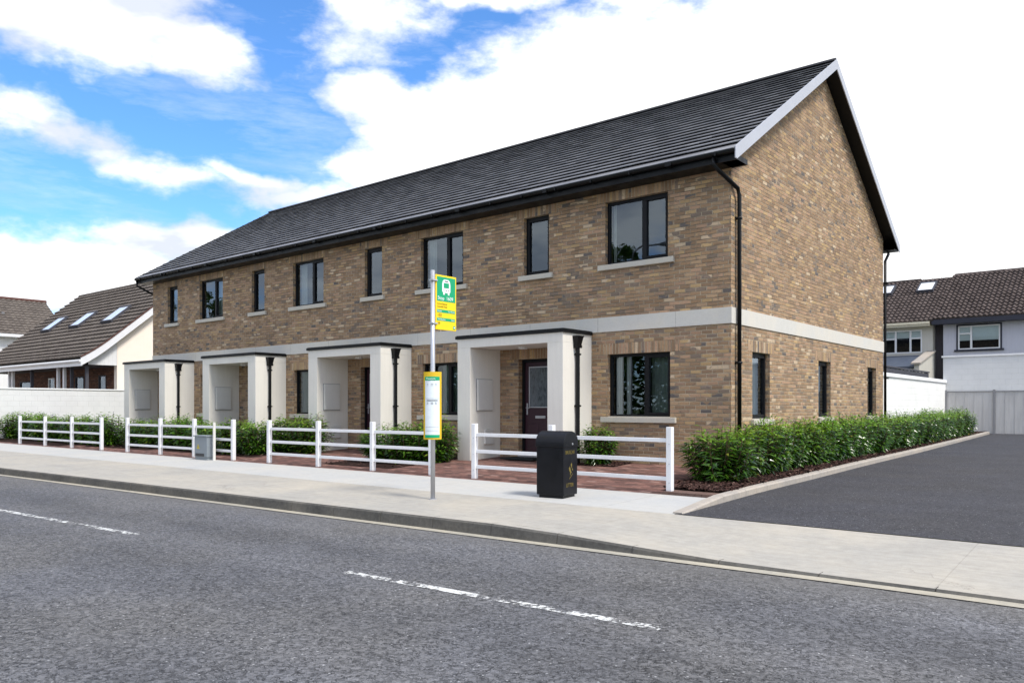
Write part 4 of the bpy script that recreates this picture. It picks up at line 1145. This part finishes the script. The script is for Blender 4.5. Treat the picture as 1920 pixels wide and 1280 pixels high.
# ------------------------------------------------------------------ houses behind the drive
YH = 42.0; FH = lambda u, w_, z: (u, YH + w_, z)
H = thing('rear_house', 'lavender-grey rendered house with brown tiled roof behind the grey boundary fence', 'house', (-5, YH, 0), 'houses behind the drive')
m = M(); wall_cells(m, FH, -8.22, 3.5, -.2, 5.15, .3, [(-7.60, -5.90, 3.78, 4.88)]); m.box(-8.22, 3.5, YH + 8.1, YH + 8.4, -.2, 5.15); m.box(-8.22, -7.92, YH + .3, YH + 8.1, -.2, 5.15); m.box(3.2, 3.5, YH + .3, YH + 8.1, -.2, 5.15)
m.build('wall', 'lavender', H, recalc=False)
sl_ = Vector((0, 1, .57)).normalized(); Ls = 4.65 / sl_.y
m = M(); m.prism([(-8.5, 41.6, 5.2), (-8.5, 46.25, 7.85), (-8.5, 50.9, 5.2), (-8.5, 50.9, 5.1), (-8.5, 46.25, 7.72), (-8.5, 41.6, 5.1)], (12.3, 0, 0)); RF = m.build('roof', 'oldtile2', H)
m = M(); tiled(m, (-8.55, 41.55, 5.2), (1, 0, 0), (0, 1, .57), 12.4, Ls, .33, .21, .07, .075, 8, 5); m.build('roof_tiles', 'oldtile2', RF, recalc=False)
m = M(); x = -8.5
while x < 3.8: m.tube([(x, 46.25, 7.86), (x + .44, 46.25, 7.86 + random.uniform(-.005, .01))], .12, 8); x += .45
m.build('ridge', 'oldtile2', RF)
m = M(); m.box(-8.62, 3.8, 41.50, 41.60, 4.98, 5.20); m.box(-8.62, 3.8, 41.6, 42.0, 4.98, 5.02); m.build('fascia', 'navy', H)
W = simple_window(H, FH, -7.60, -5.90, 3.78, 4.88, [-7.06], 0, [(-7.54, -7.10, 4.52)], surround='navy', blind=.62)
H2 = thing('rear_house', 'beige rendered house with cream gutter and skylight behind the white side wall', 'house', (-11, YH, 0), 'houses behind the drive')
F2 = lambda u, w_, z: (u, YH - .05 + w_, z)
m = M(); wall_cells(m, F2, -19, -8.66, -.2, 5.05, .3, [(-11.0, -9.12, 3.71, 4.82)]); m.box(-8.96, -8.66, YH + .25, YH + 8, -.2, 5.05); m.box(-19, -18.7, YH + .25, YH + 8, -.2, 5.05); m.box(-19, -8.66, YH + 8, YH + 8.3, -.2, 5.05)
m.build('wall', 'beige', H2, recalc=False)
m = M(); m.box(-8.655, -8.225, 42.5, 42.7, -.2, 5.1); m.build('shaded_gap_fill', 'darkwall', H2)  # dark infill added for the shaded strip between the two houses
m = M(); m.prism([(-19.2, 41.55, 5.15), (-19.2, 46.15, 7.72), (-19.2, 50.8, 5.15), (-19.2, 50.8, 5.05), (-19.2, 46.15, 7.6), (-19.2, 41.55, 5.05)], (10.65, 0, 0)); RF = m.build('roof', 'oldtile2', H2)
m = M(); tiled(m, (-19.2, 41.5, 5.15), (1, 0, 0), (0, 1, .56), 10.65, 4.65 / Vector((0, 1, .56)).normalized().y, .33, .21, .065, .07, 8, 6); m.build('roof_tiles', 'oldtile2', RF, recalc=False)
m = M(); m.box(-19.2, -10.07, 46.04, 46.26, 7.66, 7.86); m.box(-10.07, -8.55, 46.06, 46.24, 7.66, 7.80); m.build('ridge', 'oldtile2', RF)
skylight(RF, (-9.95, 44.5, 6.85), (1, 0, 0), (0, 1, .56), .80, 1.12); skylight(RF, (-11.9, 44.5, 6.85), (1, 0, 0), (0, 1, .56), .80, 1.12)
m = M(); m.box(-19.2, -8.70, 41.42, 41.52, 5.04, 5.15); m.box(-19.2, -8.70, 41.48, 41.95, 4.95, 5.03); m.build('gutter', 'creamtrim', H2)
simple_window(H2, F2, -11.0, -9.12, 3.71, 4.82, [-10.29, -9.63], 0, [(-10.94, -10.33, 4.42), (-9.59, -9.18, 4.42)], blind=.34)
# lean-to of the beige house
m = M(); m.prism([(-15, 39.2, 2.95), (-15, 41.9, 3.60), (-15, 41.9, 3.50), (-15, 39.2, 2.85)], (6.2, 0, 0)); m.build('lean_to_roof', 'slate', H2)
m = M(); m.box(-15, -8.8, 39.3, 39.5, -.2, 2.85); m.build('lean_to_wall', 'whitewall', H2)
m = M(); m.prism([(-8.8, 39.0, -.2), (-8.8, 41.9, -.2), (-8.8, 41.9, 3.70), (-8.8, 39.0, 3.02)], (.2, 0, 0)); PW = m.build('lean_to_parapet', 'beige', H2)
m = M(); m.prism([(-8.92, 38.9, 3.02), (-8.92, 41.95, 3.73), (-8.92, 41.95, 3.80), (-8.92, 38.9, 3.09)], (.40, 0, 0)); m.build('parapet_coping', 'edging', PW)
skylight(H2, (-11.5, 39.8, 3.10), (1, 0, 0), (0, 1, .24), .8, 1.3)

# white painted walls round the rear of the drive
T = thing('garden_wall', 'white painted block wall running back from the terrace, topped with coping', 'wall', (-7.4, 24.6, 0))
m = M(); m.box(-7.56, -7.36, 24.4, 38.08, -.2, 2.13); m.build('wall_face', 'block_cream', T)
m = M(); m.box(-7.60, -7.31, 24.38, 38.08, 2.131, 2.26); m.build('coping', 'whitewall', T, bevel=.008)
T = thing('boundary_wall', 'tall white painted block wall with thin coping behind the grey fence', 'wall', (-2, 38.2, 0))
m = M(); m.box(-7.46, 4, 38.10, 38.32, -.2, 3.22); m.build('wall_face', 'block', T)
m = M(); m.box(-7.52, 4, 38.06, 38.36, 3.221, 3.29); m.build('coping', 'whitewall', T, bevel=.006)
T = thing('dark_fence', 'dark grey boarded fence seen above the white side wall', 'fence', (-8.2, 35, 0))
m = M()
for i in range(46):
    y_ = 29.0 + i * .195; m.box(-8.02, -7.99, y_, y_ + .175, .3, 2.56 - .01 * (i % 3))
m.build('boards', 'darkfence', T)
m = M()
for y_ in (29, 31.2, 33.4, 35.6, 37.8): m.box(-8.09, -8.021, y_, y_ + .08, 0, 2.62)
m.build('fence_posts', 'darkfence', T)
m = M(); m.box(-8.06, -7.96, 28.9, 38.0, 2.575, 2.63); m.build('top_rail', 'darkfence', T)
# grey fence closing the drive
T = thing('panel_fence', 'grey panelled fence closing the far end of the tarmac drive', 'fence', (-5, 38, 0))
for x_ in (-7.34, -5.55, -3.75, -1.95, -.15, 1.65):
    m = M(); m.box(x_ - .045, x_ + .045, 37.93, 38.03, -.05, 1.83); m.build('post', 'greypost', T, bevel=.006)
for a, b in zip((-7.34, -5.55, -3.75, -1.95, -.15), (-5.55, -3.75, -1.95, -.15, 1.65)):
    m = M(); m.box(a + .05, b - .05, 37.98, 38.0, .0, 1.74)
    n_ = 4
    for i in range(1, n_ + 1):
        u = a + .05 + (b - a - .1) * i / (n_ + 1); m.box(u - .008, u + .008, 37.968, 37.979, .02, 1.72)
    m.build('panel', 'greypanel', T)
    m = M(); m.box(a + .046, b - .046, 37.955, 38.02, 1.741, 1.775); m.build('top_rail', 'greypost', T)
    m = M(); m.box(a + .046, b - .046, 37.955, 38.02, -.03, .02); m.build('gravel_board', 'greypost', T)

# ------------------------------------------------------------------ bungalow left of the terrace
EY, EZ, SB = 15.0, 3.12, .84; XA0, XB0 = -50.4, -36.8; RY = 20.4
H = thing('bungalow', 'cream-gabled bungalow with steep brown tiled roof and three skylights', 'bungalow', ((XA0 + XB0) / 2, 16.6, 0))
m = M(); z_ = lambda y: EZ + SB * (y - EY)
gx = XB0 - .25
m.prism([(gx, 16.6, -.2), (gx, 24.2, -.2), (gx, 24.2, z_(16.6) - .15), (gx, RY, z_(RY) - .15), (gx, 16.6, z_(16.6) - .15)], (-.3, 0, 0)); m.build('gable_wall', 'cream', H)
m = M(); FB = lambda u, w_, z: (u, 16.62 + w_, z)
wins = [(-48.8, -47.2, 1.0, 2.5), (-44.9, -44.1, 1.0, 2.6), (-41.6, -40.6, .0, 2.6), (-39.0, -38.2, 1.0, 2.6)]
wall_cells(m, FB, XA0 + .2, gx - .301, -.2, 3.4, .25, wins); m.build('front_wall', 'darkbrick', H, recalc=False)
for wn in wins: simple_window(H, FB, *wn, [], 0, frame='whitepvc' if wn[0] in (-44.9,) else 'darkfence', blind=.0)
m = M(); m.box(XA0 + .2, gx - .301, 24.0, 24.2, -.2, 3.4); m.box(XA0 + .2, XA0 + .4, 16.87, 24.0, -.2, 3.4); m.build('rear_wall', 'cream', H)
m = M(); m.box(XA0 + .2, gx - .301, 15.1, 16.6, 2.95, 3.0); m.build('porch_ceiling', 'darkwall', H)
for q, x_ in enumerate((-49.4, -46.6, -46.1, -43.6, -40.4, -39.7, -38.9, -37.3)):
    m = M(); m.box(x_, x_ + .12, 15.3, 15.42, -.2, 2.95); m.build('porch_post', 'whitepvc' if q in (1, 2, 4, 5) else 'darkfence', H)
m = M(); m.prism([(gx, 15.35, 3.0), (gx, 16.59, 3.0), (gx, 16.59, z_(16.59) - .2), (gx, 15.35, 3.18)], (-.04, 0, 0))
for i in range(6): m.box(gx + .001, gx + .006, 15.5 + i * .18, 15.506 + i * .18, 3.02, 3.2 + i * .13)
m.build('gable_cladding', 'whitepvc', H)
m = M(); m.prism([(XA0, EY, EZ), (XA0, RY, z_(RY)), (XA0, 25.8, EZ), (XA0, 25.8, EZ - .1), (XA0, RY, z_(RY) - .14), (XA0, EY, EZ - .06)], (XB0 - XA0, 0, 0)); RF = m.build('roof', 'oldtile', H)
sB = Vector((0, 1, SB)).normalized(); fl = lambda s: .16 * max(0, 1 - s / 1.6) ** 2
m = M(); tiled(m, (XA0 - .02, EY - .05, EZ + .01), (1, 0, 0), (0, 1, SB), XB0 - XA0 + .04, (RY - EY) / sB.y + .05, .36, .33, .022, .085, 6, 9, flare=fl); m.build('roof_tiles', 'oldtile', RF, recalc=False)
m = M(); x = XA0
while x < XB0 - .1: m.tube([(x, RY, z_(RY) + .06), (x + .44, RY, z_(RY) + .06)], .11, 8); x += .45
m.build('ridge', 'oldtile', RF)
for x_ in (-47.75, -44.05, -40.3):
    skylight(RF, (x_, 17.35, z_(17.35) + .03), (1, 0, 0), (0, 1, SB), 1.15, 1.30)
m = M(); ys = [EY - .08 + i * .3 for i in range(19)]
top = [(XB0 + .001, y_, z_(y_) + .05 + .16 * max(0, 1 - (y_ - EY) / 1.2) ** 2) for y_ in ys]; bot = [(XB0 + .001, y_, z - .36) for (_, y_, z) in top][::-1]
for i in range(len(ys) - 1):
    a, b = top[i], top[i + 1]; m.prism([a, b, (b[0], b[1], b[2] - .36), (a[0], a[1], a[2] - .36)], (.03, 0, 0))
m.build('bargeboard', 'white', H)
m = M()
for i in range(len(ys) - 1):
    a, b = top[i], top[i + 1]; m.prism([(a[0], a[1], a[2] + .001), (b[0], b[1], b[2] + .001), (b[0], b[1], b[2] + .07), (a[0], a[1], a[2] + .07)], (.05, 0, 0))
m.build('verge_tiles', 'redtrim', H)
m = M(); m.tube([(XA0, EY - .10, EZ + .02), (XB0 + .02, EY - .10, EZ + .02)], .065, 10); m.box(XA0, XB0, EY - .04, EY - .01, EZ - .20, EZ + .08); m.build('gutter', 'whitepvc', H)
# white wall in front of the bungalow
T = thing('garden_wall', 'long low white painted block wall at left, behind the shrubs', 'wall', (-35, 14, 0))
m = M(); m.box(-36.62, -36.42, 10.7, 24, -.3, 1.84); m.build('wall_face', 'block', T)
m = M(); m.box(-36.65, -36.39, 10.7, 24, 1.841, 1.90); m.build('coping', 'whitewall', T, bevel=.006)
# far left house, ridge running away from the road
H = thing('white_house', 'white house at the far left with brown tiled roof, beyond the bungalow', 'house', (-58, 14, 0))
m = M(); m.box(-61.7, -54.7, 2, 21.0, -.2, 5.5); m.prism([(-54.7, 21.0, 5.5), (-58.2, 21.0, 8.0), (-61.7, 21.0, 5.5)], (0, -.3, 0)); m.prism([(-54.7, 2, 5.5), (-58.2, 2, 8.0), (-61.7, 2, 5.5)], (0, .3, 0)); m.build('wall', 'whitewall', H)
m = M(); m.prism([(-54.3, 1.7, 5.55), (-58.1, 1.7, 8.1), (-62.1, 1.7, 5.55), (-62.1, 1.7, 5.45), (-58.1, 1.7, 7.98), (-54.3, 1.7, 5.45)], (0, 19.6, 0)); RF = m.build('roof', 'oldtile', H)
m = M(); tiled(m, (-54.25, 1.7, 5.55), (0, 1, 0), Vector((-3.85, 0, 2.55)), 19.6, Vector((3.85, 0, 2.55)).length, .33, .30, .05, .05, 6, 12); m.build('roof_tiles', 'oldtile', RF, recalc=False)
m = M(); m.tube([(-58.1, 1.7, 8.14), (-58.1, 21.35, 8.14)], .12, 8); m.build('ridge', 'redtrim', RF)
m = M(); m.box(-54.3, -54.2, 1.7, 21.3, 5.38, 5.56); m.box(-54.69, -54.3, 1.7, 21.3, 5.36, 5.42); m.build('fascia', 'whitepvc', H)
FW = lambda u, w_, z: (-54.7 - w_, u, z)
simple_window(H, FW, 18.9, 20.1, 4.0, 5.2, [19.5], 0)
m = M(); m.tube([(-56.3, 18.2, 6.75), (-56.25, 18.2, 7.05)], .09, 8); m.build('roof_vent', 'greypost', RF)

# ------------------------------------------------------------------ across the street: reflected in the windows
struct(M().add([(-160, -9.5, -.27), (80, -9.5, -.27), (80, -6.5, -.27), (-160, -6.5, -.27)], [(0, 1, 2, 3)]).build('far_pavement', 'pavement'))
def tree(x, y, h, cr_, label, seed):
    r = random.Random(seed); T = thing('street_tree', label, 'tree', (x, y, -.3), 'trees across the street')
    S = M(); S.tube([(x, y, -.4), (x + .05, y, h * .25), (x, y + .05, h * .5), (x + .1, y, h * .8)], [.22, .17, .12, .04], 10)
    L = M()
    for b in range(26):
        a = r.uniform(0, 6.28); t = r.uniform(.22, .85); p0 = Vector((x, y, h * t)); R = cr_ * r.uniform(.5, 1) * (1.15 - abs(t - .5))
        p1 = p0 + Vector((cos(a) * R, sin(a) * R, R * r.uniform(.2, .7))); S.tube([p0, (p0 + p1) / 2 + Vector((0, 0, -.1)), p1], [.05, .035, .012], 6)
        for c in range(5):
            cc = p0 + (p1 - p0) * r.uniform(.4, 1.1) + Vector((r.gauss(0, .3), r.gauss(0, .3), r.gauss(0, .25))); rr_ = r.uniform(.25, .55)
            for k in range(80):
                d = Vector((r.gauss(0, 1), r.gauss(0, 1), r.gauss(0, .8))).normalized() * rr_ * r.random() ** .5; p = cc + d
                u = Vector((r.gauss(0, 1), r.gauss(0, 1), r.gauss(0, 1))).normalized(); v = u.orthogonal().normalized(); l = r.uniform(.09, .17)
                L.add([p - u * l, p - v * l * .5, p + u * l, p + v * l * .5], [(0, 1, 2, 3)])
    S.build('trunk', 'bark', T, smooth=True, recalc=False); L.build('crown', 'treeleaf', T, recalc=False)
tree(-26.2, -14, 12.3, 2.3, 'tall green tree across the street, seen reflected in the nearest upper window', 41)
tree(-21.5, -13.2, 5.2, 2.6, 'small green tree across the street, reflected in the nearest ground floor window', 42)
tree(-32, -13.5, 6.4, 2.8, 'round green tree across the street, left of the tall one', 44)
tree(-42, -13.5, 6.6, 3.0, 'broad green tree across the street, reflected in the second house', 43)
tree(-60, -13.5, 8.4, 3.4, 'broad green tree across the street, reflected in the third house', 45)
tree(-74, -14, 13.2, 3.6, 'largest green tree across the street, reflected in the far end house', 46)
T = thing('street_lamp', 'grey street lamp with a curved arm across the street, reflected in the nearest upper window', 'street lamp', (-21.2, -7.0, -.27))
m = M(); m.tube([(-21.2, -7, -.27), (-21.2, -7, 4), (-21.2, -7, 8.4)], [.09, .07, .05], 12); m.build('post', 'greypost', T, smooth=True)
m = M(); m.tube([(-21.2, -7, 8.4), (-21.0, -6.95, 8.95), (-20.4, -6.8, 9.2), (-19.2, -6.6, 9.1)], .045, 10); m.build('arm', 'greypost', T, smooth=True)
m = M(); m.tube([(-19.3, -6.62, 9.1), (-18.9, -6.55, 9.06), (-18.4, -6.45, 9.0)], [.07, .13, .05], 12); m.build('lantern', 'greypost', T, smooth=True)
T = thing('garden_hedge', 'tall clipped hedge across the street, reflected low in the ground floor windows', 'hedge', (-45, -11, -.3))
L = M(); rh = random.Random(5)
for i in range(22000):
    p = Vector((rh.uniform(-85, -12), -11 + rh.uniform(-.5, .5), rh.uniform(-.3, 4.3))); u = Vector((rh.gauss(0, 1), rh.gauss(0, 1), rh.gauss(0, 1))).normalized(); v = u.orthogonal().normalized(); l = rh.uniform(.16, .28)
    L.add([p - u * l, p - v * l * .5, p + u * l, p + v * l * .5], [(0, 1, 2, 3)])
L.build('hedge_leaves', 'treeleaf', T, recalc=False)
